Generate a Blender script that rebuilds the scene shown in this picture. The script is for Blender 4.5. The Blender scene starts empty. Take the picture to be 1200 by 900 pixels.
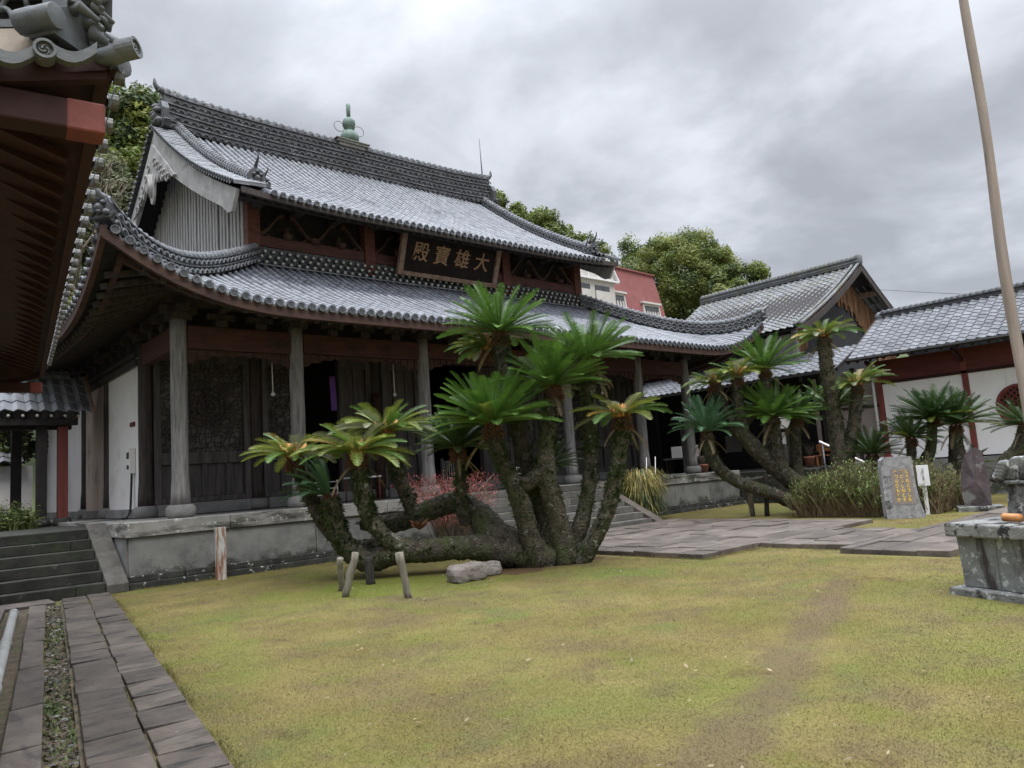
import bpy, math, random
import numpy as np
from mathutils import Vector, Matrix
random.seed(7)
rng = np.random.default_rng(7)
R_ = math.radians
sc = bpy.context.scene
COL = sc.collection

# ---------------------------------------------------------------- camera
cam = bpy.data.cameras.new("camera")
cam.sensor_width = 36.0
cam.lens = 873.083 / 1200 * 36
cam.clip_start = 0.05
cam.clip_end = 3000
camo = bpy.data.objects.new("camera", cam)
COL.objects.link(camo)
_p, _r, _y = R_(6.93304), R_(3.97865), R_(41.19957)
fwd = np.array([math.sin(_y) * math.cos(_p), math.cos(_y) * math.cos(_p), math.sin(_p)])
rt = np.array([math.cos(_y), -math.sin(_y), 0.0])
upv = np.cross(rt, fwd)
r2 = math.cos(_r) * rt - math.sin(_r) * upv
u2 = math.sin(_r) * rt + math.cos(_r) * upv
camo.matrix_world = Matrix(((r2[0], u2[0], -fwd[0], 0), (r2[1], u2[1], -fwd[1], 0), (r2[2], u2[2], -fwd[2], 1.6), (0, 0, 0, 1)))
sc.camera = camo

# ---------------------------------------------------------------- sky, sun, exposure
SUN_EL, SUN_AZ = 58.0, 200.0          # azimuth measured clockwise from +Y
W = bpy.data.worlds.new("World")
sc.world = W
W.use_nodes = True
nt = W.node_tree
nt.nodes.clear()
def N(t, **k):
    n = nt.nodes.new(t)
    for a, b in k.items():
        setattr(n, a, b)
    return n
wo = N('ShaderNodeOutputWorld'); bg = N('ShaderNodeBackground'); bg.inputs[1].default_value = 0.1
sky = N('ShaderNodeTexSky'); sky.sky_type = 'NISHITA'; sky.sun_disc = False
sky.sun_elevation = R_(SUN_EL); sky.sun_rotation = R_(SUN_AZ)
tc = N('ShaderNodeTexCoord'); sx = N('ShaderNodeSeparateXYZ')
nt.links.new(tc.outputs['Generated'], sx.inputs[0])
def M_(op, a, b=None, c=None):
    n = N('ShaderNodeMath', operation=op)
    for i, v in enumerate((a, b, c)):
        if v is None: continue
        if isinstance(v, (int, float)): n.inputs[i].default_value = v
        else: nt.links.new(v, n.inputs[i])
    return n.outputs[0]
zc = M_('MAXIMUM', sx.outputs[2], 0.0)
den = M_('ADD', zc, 0.22)
cx_, cy_ = M_('DIVIDE', sx.outputs[0], den), M_('DIVIDE', sx.outputs[1], den)
cb = N('ShaderNodeCombineXYZ'); nt.links.new(cx_, cb.inputs[0]); nt.links.new(cy_, cb.inputs[1])
n1 = N('ShaderNodeTexNoise'); n1.inputs['Scale'].default_value = 1.9; n1.inputs['Detail'].default_value = 9; n1.inputs['Roughness'].default_value = 0.52; n1.inputs['Distortion'].default_value = 0.25
mpn = N('ShaderNodeMapping'); mpn.inputs['Location'].default_value = (2.6, 7.4, 5.1)
nt.links.new(cb.outputs[0], mpn.inputs[0]); nt.links.new(mpn.outputs[0], n1.inputs['Vector'])
cr = N('ShaderNodeValToRGB')
cr.color_ramp.elements[0].position = 0.39; cr.color_ramp.elements[0].color = (3.9, 4.1, 4.5, 1)
cr.color_ramp.elements[1].position = 0.63; cr.color_ramp.elements[1].color = (7.0, 7.3, 7.9, 1)
e = cr.color_ramp.elements.new(0.5); e.color = (4.9, 5.15, 5.65, 1)
nt.links.new(n1.outputs['Fac'], cr.inputs[0])
# an overcast dome is brighter overhead than near the horizon
zg = M_('MULTIPLY_ADD', M_('POWER', zc, 6.0), 11.0, 0.80)
mul = N('ShaderNodeMix', data_type='RGBA', blend_type='MULTIPLY'); mul.inputs[0].default_value = 1.0
cz = N('ShaderNodeCombineXYZ')
for i in range(3): nt.links.new(zg, cz.inputs[i])
nt.links.new(cr.outputs[0], mul.inputs[6]); nt.links.new(cz.outputs[0], mul.inputs[7])
mx = N('ShaderNodeMix', data_type='RGBA'); mx.inputs[0].default_value = 0.94
nt.links.new(sky.outputs[0], mx.inputs[6]); nt.links.new(mul.outputs[2], mx.inputs[7])
nt.links.new(mx.outputs[2], bg.inputs[0]); nt.links.new(bg.outputs[0], wo.inputs[0])

sl = bpy.data.lights.new("sun", 'SUN'); sl.energy = 1.0; sl.angle = R_(25); sl.color = (1.0, 0.96, 0.9)
slo = bpy.data.objects.new("sun", sl); COL.objects.link(slo)
sdir = Vector((math.sin(R_(SUN_AZ)) * math.cos(R_(SUN_EL)), math.cos(R_(SUN_AZ)) * math.cos(R_(SUN_EL)), math.sin(R_(SUN_EL))))
slo.rotation_euler = sdir.to_track_quat('Z', 'Y').to_euler()
vs = sc.view_settings
vs.view_transform = 'Standard'; vs.look = 'None'; vs.exposure = 0.52; vs.gamma = 1.0
vs.use_curve_mapping = False

# ---------------------------------------------------------------- materials
def mat(name, c1, c2=None, scale=2.0, rough=0.75, bump=0.0, bscale=40.0, spots=(), stretch=(1, 1, 1), spec=0.4, tint=0.0, metal=0.0, lo=0.35, hi=0.65, bdist=0.02, wave=None):
    m = bpy.data.materials.new(name); m.use_nodes = True
    t = m.node_tree; L = t.links; b = t.nodes['Principled BSDF']
    def nn(ty, **k):
        n = t.nodes.new(ty)
        for a, v in k.items(): setattr(n, a, v)
        return n
    c2 = c2 or tuple(min(1, x * 1.35) for x in c1)
    tcn = nn('ShaderNodeTexCoord'); mp = nn('ShaderNodeMapping'); mp.inputs['Scale'].default_value = stretch
    L.new(tcn.outputs['Object'], mp.inputs[0])
    n = nn('ShaderNodeTexNoise'); n.inputs['Scale'].default_value = scale; n.inputs['Detail'].default_value = 6; n.inputs['Roughness'].default_value = 0.62
    L.new(mp.outputs[0], n.inputs['Vector'])
    r = nn('ShaderNodeValToRGB'); r.color_ramp.elements[0].position = lo; r.color_ramp.elements[1].position = hi
    r.color_ramp.elements[0].color = (*c1, 1); r.color_ramp.elements[1].color = (*c2, 1)
    L.new(n.outputs['Fac'], r.inputs[0]); out = r.outputs[0]
    for i, s in enumerate(spots):
        col, ss, th, soft = s[:4]
        st = s[4] if len(s) > 4 else (1, 1, 1)
        zr = s[5] if len(s) > 5 else None
        mp2 = nn('ShaderNodeMapping'); mp2.inputs['Scale'].default_value = st; mp2.inputs['Location'].default_value = (i * 3.7 + 1.3, i * 1.9, i * 5.1)
        L.new(tcn.outputs['Object'], mp2.inputs[0])
        n2 = nn('ShaderNodeTexNoise'); n2.inputs['Scale'].default_value = ss; n2.inputs['Detail'].default_value = 7; n2.inputs['Roughness'].default_value = 0.68
        L.new(mp2.outputs[0], n2.inputs['Vector'])
        rr = nn('ShaderNodeMapRange'); rr.inputs[1].default_value = th; rr.inputs[2].default_value = th + soft
        fo = n2.outputs['Fac']
        if zr:      # growth that keeps to a height band (splash zone, wet top edge)
            sp_ = nn('ShaderNodeSeparateXYZ'); L.new(tcn.outputs['Object'], sp_.inputs[0])
            mz = nn('ShaderNodeMapRange'); mz.inputs[1].default_value = zr[0]; mz.inputs[2].default_value = zr[1]; mz.inputs[3].default_value = zr[2]; mz.inputs[4].default_value = 0
            L.new(sp_.outputs[2], mz.inputs[0]); az = nn('ShaderNodeMath', operation='ADD'); L.new(fo, az.inputs[0]); L.new(mz.outputs[0], az.inputs[1]); fo = az.outputs[0]
        L.new(fo, rr.inputs[0])
        x = nn('ShaderNodeMix', data_type='RGBA'); x.inputs[7].default_value = (*col, 1)
        L.new(rr.outputs[0], x.inputs[0]); L.new(out, x.inputs[6]); out = x.outputs[2]
    if tint:
        at = nn('ShaderNodeAttribute'); at.attribute_name = 'tint'
        ma = nn('ShaderNodeMath', operation='MULTIPLY_ADD'); ma.inputs[1].default_value = 2 * tint; ma.inputs[2].default_value = 1 - tint
        L.new(at.outputs['Fac'], ma.inputs[0])
        hv = nn('ShaderNodeHueSaturation'); L.new(ma.outputs[0], hv.inputs['Value']); L.new(out, hv.inputs['Color']); out = hv.outputs[0]
    L.new(out, b.inputs['Base Color'])
    b.inputs['Roughness'].default_value = rough; b.inputs['Specular IOR Level'].default_value = spec; b.inputs['Metallic'].default_value = metal
    if bump:
        nb = nn('ShaderNodeTexNoise'); nb.inputs['Scale'].default_value = bscale; nb.inputs['Detail'].default_value = 5
        L.new(mp.outputs[0], nb.inputs['Vector'])
        bp = nn('ShaderNodeBump'); bp.inputs['Strength'].default_value = bump; bp.inputs['Distance'].default_value = bdist
        L.new(nb.outputs['Fac'], bp.inputs['Height']); L.new(bp.outputs[0], b.inputs['Normal'])
    return m

WZ = (6, 6, 0.5)
M = {}
M['tile'] = mat('grey_roof_tile', (.145, .152, .168), (.235, .243, .262), 3.0, .55, .25, 30, [((.075, .078, .085), .9, .55, .16), ((.27, .275, .285), 9, .63, .12), ((.13, .13, .09), 1.7, .63, .1)], spec=.3, tint=.12)
M['tile_dark'] = mat('dark_roof_tile', (.05, .053, .06), (.11, .115, .125), 5, .55, .25, 30, [((.2, .2, .2), 12, .62, .1)], spec=.5, tint=.4)
M['tile_pan'] = mat('shaded_pan_tile', (.035, .038, .045), (.07, .075, .086), 4, .5, .2, 30, spec=.5, tint=.35)  # pan tiles coloured dark to imitate shade between the cover ribs
M['tile_band'] = mat('dark_slate_cover_tile', (.075, .082, .1), (.14, .15, .18), 4, .5, .2, 30, spec=.5, tint=.25)
M['tile_wave'] = mat('matt_grey_pantile', (.115, .12, .13), (.175, .18, .195), 2.2, .7, .2, 30, [((.075, .078, .082), .8, .54, .16), ((.25, .255, .26), 7, .62, .1), ((.11, .11, .08), 1.4, .62, .12)], spec=.2, tint=.2)
M['tile_moss'] = mat('mossy_roof_tile', (.105, .11, .113), (.18, .184, .192), 2.0, .75, .25, 30, [((.135, .14, .09), 1.3, .5, .2), ((.07, .075, .08), 5, .6, .1)], tint=.2)
M['tile_near'] = mat('smoked_clay_tile', (.085, .092, .098), (.14, .148, .155), 3, .55, .3, 18, [((.19, .2, .195), 5, .62, .1), ((.05, .085, .085), 2.3, .6, .15)], spec=.45)
M['plaster_grey'] = mat('weathered_grey_plaster', (.10, .10, .098), (.22, .218, .21), 9, .9, .3, 30)
M['plaster'] = mat('white_tile_plaster', (.38, .37, .35), (.56, .55, .52), 9, .85, .2, 30)
M['ridge'] = mat('ridge_tile', (.04, .042, .048), (.10, .104, .112), 7, .6, .35, 26, [((.33, .33, .32), 14, .6, .1)], tint=.4)
M['wood_dark'] = mat('dark_old_timber', (.03, .023, .021), (.07, .055, .05), 3, .75, .25, 20, stretch=WZ)
M['wood_black'] = mat('near_black_timber', (.012, .010, .010), (.025, .02, .02), 3, .8, .2, 20)
M['wood_red'] = mat('faded_red_timber', (.085, .028, .022), (.15, .055, .042), 2.5, .75, .2, 20, [((.06, .035, .03), 3, .55, .2)], stretch=(1, 1, 3))
M['wood_redx'] = mat('dull_red_beam', (.065, .026, .022), (.105, .043, .036), 2.5, .75, .2, 20, [((.035, .022, .02), 2, .52, .2)], stretch=(.6, .6, 4))
M['wood_fascia'] = mat('brown_eave_board', (.043, .022, .017), (.085, .043, .031), 3, .75, .25, 18, [((.05, .03, .025), 3, .55, .15)], stretch=(.7, .7, 3))
M['wood_grey'] = mat('silvered_timber', (.27, .265, .27), (.5, .49, .5), 3, .8, .35, 22, [((.12, .115, .115), 2.6, .55, .18, WZ), ((.55, .55, .55), 5, .62, .1, WZ)], stretch=WZ)
M['wood_pillar'] = mat('grey_weathered_pillar', (.14, .135, .135), (.32, .31, .31), 2.6, .8, .35, 22, [((.36, .36, .36), 3, .56, .2, WZ), ((.05, .045, .045), 2.4, .6, .1, WZ)], stretch=WZ)
M['wood_barge'] = mat('bleached_barge_board', (.27, .265, .265), (.43, .42, .42), 2.2, .8, .3, 18, [((.16, .15, .15), 1.3, .58, .14, (1, .6, 1.6)), ((.1, .09, .09), 8, .68, .04, (1, .4, 1.5))])
M['wood_panel'] = mat('smoky_brown_panel', (.05, .043, .042), (.12, .105, .102), 2.2, .75, .25, 22, [((.11, .1, .1), 2.4, .6, .15, WZ)], stretch=WZ)
M['paper'] = mat('dim_lattice_backing', (.13, .12, .112), (.2, .185, .175), 2, .9)
M['white_wall'] = mat('white_lime_plaster', (.78, .75, .73), (.85, .83, .82), .8, .9, .1, 12, [((.55, .47, .42), .7, .58, .25), ((.42, .36, .32), 2.5, .68, .12)])
M['beige_wall'] = mat('stained_beige_plaster', (.46, .36, .30), (.6, .48, .42), .8, .9, .1, 12, [((.07, .055, .05), .62, .52, .2, (1, 1, .55))])
M['wall_right'] = mat('bright_white_plaster', (.82, .80, .81), (.87, .86, .87), .9, .9, .08, 12, [((.62, .56, .56), 1.4, .62, .2), ((.6, .58, .57), 1.3, .6, .12, (3, 3, .25))])
M['pink_wall'] = mat('pinkish_grey_plaster', (.36, .30, .29), (.44, .37, .36), 1.2, .9, .1, 10)
M['stone'] = mat('grey_dressed_stone', (.14, .14, .135), (.215, .213, .202), 2.2, .85, .4, 40, [((.075, .08, .07), .8, .50, .16), ((.05, .052, .04), 1.4, .68, .12, (1, 1, 1), (.2, .55, .3)), ((.3, .3, .28), 8, .76, .06, (1, 1, 1), (.2, .5, .2))])
M['stone_plain'] = mat('pale_grey_sill_stone', (.17, .165, .16), (.26, .255, .245), 2.2, .85, .4, 40, [((.09, .09, .085), 1.2, .58, .14)])
M['stone_cap'] = mat('lichened_cap_stone', (.20, .195, .18), (.30, .29, .27), 2, .85, .4, 40, [((.045, .045, .036), .8, .50, .09, (.5, .5, 3)), ((.5, .51, .48), 9, .6, .05)])
M['stone_low'] = mat('black_stained_plinth_stone', (.022, .022, .019), (.05, .05, .043), 3, .9, .4, 30, [((.4, .4, .38), 7, .6, .05), ((.05, .06, .025), 2.5, .6, .1)])
M['stone_step'] = mat('mossy_dark_step', (.016, .017, .013), (.038, .039, .03), 2.5, .85, .4, 30, [((.12, .12, .105), 4, .62, .1), ((.035, .05, .018), 1.6, .56, .15)], tint=.2)
M['stone_stepc'] = mat('brown_grey_step', (.085, .08, .07), (.15, .14, .125), 2.5, .85, .4, 30, [((.06, .075, .04), 1.6, .55, .15)], tint=.25)
M['stone_pave'] = mat('worn_paving_stone', (.072, .058, .047), (.13, .107, .089), 2.4, .7, .5, 14, [((.055, .045, .042), 1.4, .56, .1, (3, .7, 1)), ((.25, .23, .21), 10, .68, .06)], tint=.3, spec=.4)
M['stone_path'] = mat('damp_path_slab', (.05, .039, .03), (.098, .079, .063), 2.6, .65, .55, 16, [((.19, .17, .16), 7, .66, .07), ((.022, .019, .017), 1.5, .52, .1, (1, 4, 1))], tint=.3, spec=.45)
M['cheek'] = mat('brown_lichened_cheek', (.055, .051, .044), (.105, .097, .086), 4, .9, .5, 40, [((.03, .03, .027), 2, .56, .1), ((.42, .42, .4), 14, .66, .04)])
M['granite'] = mat('lichen_granite', (.11, .11, .105), (.22, .22, .21), 6, .9, .5, 50, [((.03, .03, .03), 3.0, .5, .08), ((.46, .47, .45), 10, .56, .06)])
M['granite_cap'] = mat('blotched_cap_granite', (.17, .17, .16), (.27, .27, .255), 5, .9, .5, 50, [((.025, .025, .025), 5, .50, .07), ((.42, .42, .4), 11, .6, .05)])
M['granite_side'] = mat('blue_grey_granite', (.13, .135, .13), (.22, .228, .222), 5, .85, .4, 60, [((.4, .42, .41), 12, .57, .05, (1, 1, 1)), ((.045, .037, .038), 1.3, .56, .06, (1.5, 1.5, .3))])
M['mon_stone'] = mat('speckled_monument_stone', (.2, .2, .205), (.34, .34, .345), 12, .85, .6, 40, [((.06, .06, .06), 3.5, .58, .08), ((.45, .45, .45), 18, .6, .06)])
M['mon_face'] = mat('dressed_inscription_face', (.22, .19, .18), (.27, .235, .225), 5, .7, .15, 60)
M['stele'] = mat('purple_brown_slab', (.06, .045, .048), (.11, .085, .09), 3, .8, .5, 18, [((.2, .2, .19), 1.7, .57, .06)])
M['gold'] = mat('worn_gold_paint', (.27, .15, .08), (.36, .22, .12), 8, .5, .1, 30, spec=.5)
M['gold_text'] = mat('yellow_inscription_paint', (.75, .5, .08), (.85, .62, .2), 8, .6)
M['plaque'] = mat('black_brown_board', (.014, .010, .009), (.024, .018, .017), 3, .85, .1, 20, spec=.15)
M['plaque_frame'] = mat('flaking_brown_frame', (.16, .1, .07), (.3, .21, .16), 5, .8, .4, 24, [((.42, .33, .27), 7, .6, .08), ((.06, .04, .035), 4, .6, .08)])
M['verdigris'] = mat('green_copper_patina', (.085, .14, .115), (.16, .23, .19), 5, .6, .2, 30, [((.05, .08, .065), 3, .56, .15)])
M['iron'] = mat('grey_iron', (.1, .1, .11), (.16, .16, .17), 5, .5, metal=.6)
M['white_paint'] = mat('white_paint', (.72, .72, .72), (.8, .8, .8), 5, .5)
M['red_paint'] = mat('dull_red_paint', (.15, .034, .025), (.21, .052, .04), 3, .6, .15, 20, [((.11, .03, .02), 2.2, .58, .2)])
M['red_post'] = mat('red_lacquer_post', (.13, .03, .025), (.2, .05, .04), 3, .65, .15, 20, stretch=WZ)
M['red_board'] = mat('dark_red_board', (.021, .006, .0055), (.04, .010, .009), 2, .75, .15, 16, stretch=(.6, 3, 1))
M['red_frieze'] = mat('crimson_frieze_board', (.095, .022, .02), (.14, .034, .031), 2, .7, .15, 16, stretch=(1, .4, 2))
M['red_house'] = mat('red_house_cladding', (.24, .088, .085), (.29, .11, .106), 1.2, .85, .1, 4, [((.25, .08, .075), .6, .58, .2)])
M['purple'] = mat('purple_cloth', (.14, .06, .3), (.2, .09, .4), 6, .85)
M['orange_wood'] = mat('orange_pine', (.32, .13, .05), (.42, .19, .08), 3, .55, stretch=(1, 6, 6))
M['bamboo'] = mat('orange_bamboo', (.42, .17, .045), (.55, .26, .09), 4, .45, spec=.5)
M['terracotta'] = mat('terracotta', (.4, .16, .1), (.5, .22, .15), 5, .8)
M['flagwood'] = mat('pale_peeled_pole', (.24, .19, .16), (.34, .28, .24), 2, .7, .2, 20, [((.22, .2, .19), 1.6, .5, .2, (5, 5, .4)), ((.08, .065, .055), 6, .63, .03, (6, 6, .25)), ((.05, .04, .03), 5, .7, .02)], stretch=(5, 5, .4))
M['rusty'] = mat('rust_streaked_white_post', (.36, .37, .36), (.48, .48, .46), 4, .7, .2, 20, [((.24, .11, .06), 2.2, .46, .1, (7, 7, .9)), ((.42, .42, .4), 4, .6, .1)])
M['pipe'] = mat('grey_drain_pipe', (.3, .3, .28), (.42, .42, .4), 4, .5, .1, 20, [((.2, .2, .18), 2, .58, .2)])
M['bark'] = mat('mossy_cycad_bark', (.04, .034, .024), (.105, .09, .065), 9, .95, 1.0, 26, [((.06, .072, .026), 2.0, .48, .14), ((.2, .205, .17), 8, .58, .07)], bdist=.06)
M['bark_lichen'] = mat('lichened_cycad_bark', (.045, .04, .027), (.12, .105, .075), 7, .95, 1.0, 26, [((.04, .055, .017), 3.2, .46, .12), ((.25, .27, .22), 6, .57, .07)], bdist=.06)
M['bark_scaly'] = mat('pale_scaly_cycad_bark', (.05, .042, .028), (.14, .12, .085), 12, .95, 1.0, 22, [((.04, .05, .018), 2.2, .54, .14), ((.3, .29, .24), 12, .62, .06)], bdist=.06)
M['bark_tree'] = mat('tree_bark', (.05, .04, .03), (.1, .085, .07), 5, .9, .5, 20)
M['scale'] = mat('rusty_leaf_bases', (.085, .035, .018), (.2, .085, .04), 14, .95, .6, 40)
M['wool'] = mat('orange_cone_wool', (.5, .24, .07), (.65, .38, .16), 12, .9, .4, 40)
M['prop'] = mat('grey_prop_log', (.13, .115, .09), (.23, .21, .17), 4, .85, .4, 24, stretch=WZ)
M['prop_dark'] = mat('dark_prop_log', (.02, .018, .016), (.05, .042, .036), 4, .85, .4, 24, stretch=WZ)
M['rock'] = mat('grey_brown_rock', (.14, .12, .105), (.24, .21, .19), 4, .9, .6, 20)
M['glass'] = mat('dark_window', (.05, .055, .06), (.09, .095, .1), 2, .2, spec=.5)

def leaf(name, c1, c2, scale=3.0, rough=.45, trans=.15, tint=.35, spec=.45):
    m = mat(name, c1, c2, scale, rough, tint=tint, spec=spec)
    t = m.node_tree; b = t.nodes['Principled BSDF']; o = t.nodes['Material Output']
    tr = t.nodes.new('ShaderNodeBsdfTranslucent'); mxs = t.nodes.new('ShaderNodeMixShader'); mxs.inputs[0].default_value = trans
    src = b.inputs['Base Color'].links[0].from_socket
    t.links.new(src, tr.inputs[0]); t.links.new(b.outputs[0], mxs.inputs[1]); t.links.new(tr.outputs[0], mxs.inputs[2]); t.links.new(mxs.outputs[0], o.inputs[0])
    return m
M['fr_g'] = leaf('cycad_green', (.045, .105, .014), (.105, .195, .032), 1.5, trans=.25)
M['fr_d'] = leaf('cycad_dark_green', (.025, .058, .015), (.055, .10, .027), 1.5, trans=.2)
M['fr_b'] = leaf('cycad_blue_green', (.04, .10, .045), (.085, .17, .08), 1.5)
M['fr_y'] = leaf('cycad_yellow_green', (.11, .155, .022), (.22, .25, .045), 1.5, trans=.25)
M['fr_p'] = leaf('cycad_pale_old_frond', (.2, .22, .12), (.3, .31, .19), 1.5)
M['fr_o'] = leaf('cycad_orange_frond', (.27, .19, .04), (.36, .26, .06), 1.5)
M['fern'] = leaf('epiphyte_fern', (.025, .05, .012), (.06, .10, .025), 4)
M['tl_d'] = leaf('camphor_leaf_dark', (.05, .08, .022), (.085, .125, .035), .6, .6, .35)
M['tl_m'] = leaf('camphor_leaf_mid', (.11, .15, .032), (.17, .215, .05), .6, .6, .35)
M['tl_y'] = leaf('camphor_leaf_yellow', (.17, .195, .04), (.26, .27, .065), .6, .6, .35)
M['tl_g'] = leaf('wood_leaf_grey', (.11, .125, .06), (.18, .19, .11), .6, .7, .3)
M['twig'] = mat('bare_twig', (.14, .11, .08), (.24, .2, .15), 5, .9)
M['pink'] = leaf('pink_red_leaf', (.42, .085, .085), (.6, .2, .19), 6, .6)
M['straw'] = leaf('straw_blade', (.30, .25, .07), (.45, .38, .14), 4, .7)
M['reed'] = leaf('dry_brown_reed', (.16, .115, .06), (.3, .235, .14), 5, .8)
M['reed_g'] = leaf('green_reed_leaf', (.07, .13, .022), (.17, .24, .05), 5, .6)
M['weed'] = leaf('weed_green', (.06, .085, .02), (.12, .15, .04), 5, .7)

# ---------------------------------------------------------------- mesh builder
def V(*a): return np.array(a, float)
class MB:
    def __init__(s): s.v = []; s.f = []; s.m = []; s.t = []; s.sm = []
    def add(s, vs, fs, m=0, tint=None, smooth=False):
        o = len(s.v); s.v.extend([tuple(map(float, x)) for x in vs])
        for k, f in enumerate(fs):
            s.f.append([o + i for i in f]); s.m.append(m if not hasattr(m, '__len__') else m[k])
            s.t.append(random.random() if tint is None else (tint if not hasattr(tint, '__len__') else tint[k])); s.sm.append(smooth)
        return o
    def hexa(s, p, m=0, tint=None):      # 8 points: bottom 4 ccw, top 4 ccw
        s.add(p, [(3, 2, 1, 0), (4, 5, 6, 7), (0, 1, 5, 4), (1, 2, 6, 5), (2, 3, 7, 6), (3, 0, 4, 7)], m, random.random() if tint is None else tint)
    def box(s, x0, x1, y0, y1, z0, z1, m=0, tint=None):
        s.hexa([(x0, y0, z0), (x1, y0, z0), (x1, y1, z0), (x0, y1, z0), (x0, y0, z1), (x1, y0, z1), (x1, y1, z1), (x0, y1, z1)], m, tint)
    def bar(s, a, b, w, h, m=0, up=(0, 0, 1), tint=None):   # box from a to b, width w (sideways), height h (up)
        a, b, up = V(*a), V(*b), V(*up); d = b - a; d /= np.linalg.norm(d)
        r = np.cross(d, up); n = np.linalg.norm(r)
        if n < 1e-4: r = np.cross(d, V(1, 0, 0)); n = np.linalg.norm(r)
        r /= n; u = np.cross(r, d); r *= w / 2; u *= h / 2
        s.hexa([a - r - u, a + r - u, b + r - u, b - r - u, a - r + u, a + r + u, b + r + u, b - r + u], m, tint)
    def tube(s, pts, rad, n=10, m=0, caps=True, noise=None, tint=None, smooth=True):
        pts = [V(*p) for p in pts]; K = len(pts)
        if not hasattr(rad, '__len__'): rad = [rad] * K
        prev = None; vs = []
        for i in range(K):
            d = pts[min(i + 1, K - 1)] - pts[max(i - 1, 0)]; d /= (np.linalg.norm(d) + 1e-9)
            if prev is None:
                a = V(0, 0, 1) if abs(d[2]) < .9 else V(1, 0, 0); r = np.cross(d, a)
            else: r = prev - d * np.dot(prev, d)
            r /= np.linalg.norm(r); prev = r; u = np.cross(d, r)
            for j in range(n):
                an = 2 * math.pi * j / n; q = rad[i] * (1 if noise is None else noise(i, j))
                vs.append(pts[i] + (r * math.cos(an) + u * math.sin(an)) * q)
        fs = [(i * n + j, i * n + (j + 1) % n, (i + 1) * n + (j + 1) % n, (i + 1) * n + j) for i in range(K - 1) for j in range(n)]
        if caps: fs += [tuple(range(n - 1, -1, -1)), tuple(range((K - 1) * n, K * n))]
        s.add(vs, fs, m, tint, smooth)
    def lathe(s, c, prof, n=20, m=0, flute=0, smooth=True, axis=None):
        vs = []
        for r, z in prof:
            for j in range(n):
                an = 2 * math.pi * j / n; rr = r * (1 + (flute * math.cos(an * 8) if flute else 0))
                vs.append(V(*c) + V(rr * math.cos(an), rr * math.sin(an), z))
        K = len(prof)
        fs = [(i * n + j, i * n + (j + 1) % n, (i + 1) * n + (j + 1) % n, (i + 1) * n + j) for i in range(K - 1) for j in range(n)]
        fs += [tuple(range(n - 1, -1, -1)), tuple(range((K - 1) * n, K * n))]
        s.add(vs, fs, m, .5, smooth)
    def grid(s, P, m=0, smooth=True, tint=None):
        a, b = len(P), len(P[0])
        s.add([p for r in P for p in r], [(i * b + j, i * b + j + 1, (i + 1) * b + j + 1, (i + 1) * b + j) for i in range(a - 1) for j in range(b - 1)], m, tint, smooth)
    def prism(s, poly, axis, m=0, tint=.5):   # poly: list of 3-D points (planar), extruded along axis vector
        n = len(poly); p2 = [V(*p) + V(*axis) for p in poly]
        s.add(list(poly) + p2, [tuple(range(n - 1, -1, -1)), tuple(range(n, 2 * n))] + [(i, (i + 1) % n, n + (i + 1) % n, n + i) for i in range(n)], m, tint)
    def sweep(s, pts, prof, m=0, closed=True, tint=None, smooth=False, caps=True):   # prof: (side, up) list
        pts = [V(*p) for p in pts]; K = len(pts); n = len(prof); vs = []
        for i in range(K):
            d = pts[min(i + 1, K - 1)] - pts[max(i - 1, 0)]; d[2] = 0; d /= np.linalg.norm(d); r = V(d[1], -d[0], 0)
            for a, b in prof: vs.append(pts[i] + r * a + V(0, 0, b))
        fs = [(i * n + j, i * n + (j + 1) % n, (i + 1) * n + (j + 1) % n, (i + 1) * n + j) for i in range(K - 1) for j in range(n if closed else n - 1)]
        if caps and closed: fs += [tuple(range(n - 1, -1, -1)), tuple(range((K - 1) * n, K * n))]
        s.add(vs, fs, m, tint, smooth)
    def build(s, name, mats, parent=None, bevel=0.0, origin=None):
        me = bpy.data.meshes.new(name)
        o = bpy.data.objects.new(name, me)
        off = V(0, 0, 0)
        if parent is not None:
            o.parent = parent; off = V(*root_loc(parent))
        elif origin is not None:
            o.location = origin; off = V(*origin)
        vv = np.array(s.v, float).reshape(-1, 3) - off
        me.from_pydata(vv.tolist(), [], s.f)
        if not isinstance(mats, (list, tuple)): mats = [mats]
        for m in mats: me.materials.append(M[m] if isinstance(m, str) else m)
        me.polygons.foreach_set('material_index', s.m); me.polygons.foreach_set('use_smooth', s.sm)
        at = me.attributes.new('tint', 'FLOAT', 'FACE'); at.data.foreach_set('value', np.array(s.t, np.float32))
        me.update()
        COL.objects.link(o)
        if bevel:
            b = o.modifiers.new('bevel', 'BEVEL'); b.width = bevel; b.segments = 2; b.limit_method = 'ANGLE'; b.angle_limit = R_(50)
        return o
def root_loc(o):
    while o.parent is not None: o = o.parent
    return o.location
def thing(name, label, cat, loc, group=None):
    o = bpy.data.objects.new(name, None); o.location = loc; o.empty_display_size = .2
    COL.objects.link(o); tag(o, label, cat, group); return o
def tag(o, label, cat, group=None):
    o['label'] = label; o['category'] = cat
    if group: o['group'] = group
    return o
def struct(o, kind='structure'): o['kind'] = kind; return o
def smoothpath(P, n=6):
    P = [np.array(p, float) for p in P]; out = []
    for i in range(len(P) - 1):
        p0 = P[max(i - 1, 0)]; p1 = P[i]; p2 = P[i + 1]; p3 = P[min(i + 2, len(P) - 1)]
        for k in range(n):
            t = k / n
            out.append(.5 * ((2 * p1) + (-p0 + p2) * t + (2 * p0 - 5 * p1 + 4 * p2 - p3) * t * t + (-p0 + 3 * p1 - 3 * p2 + p3) * t ** 3))
    out.append(P[-1]); return out

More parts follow.
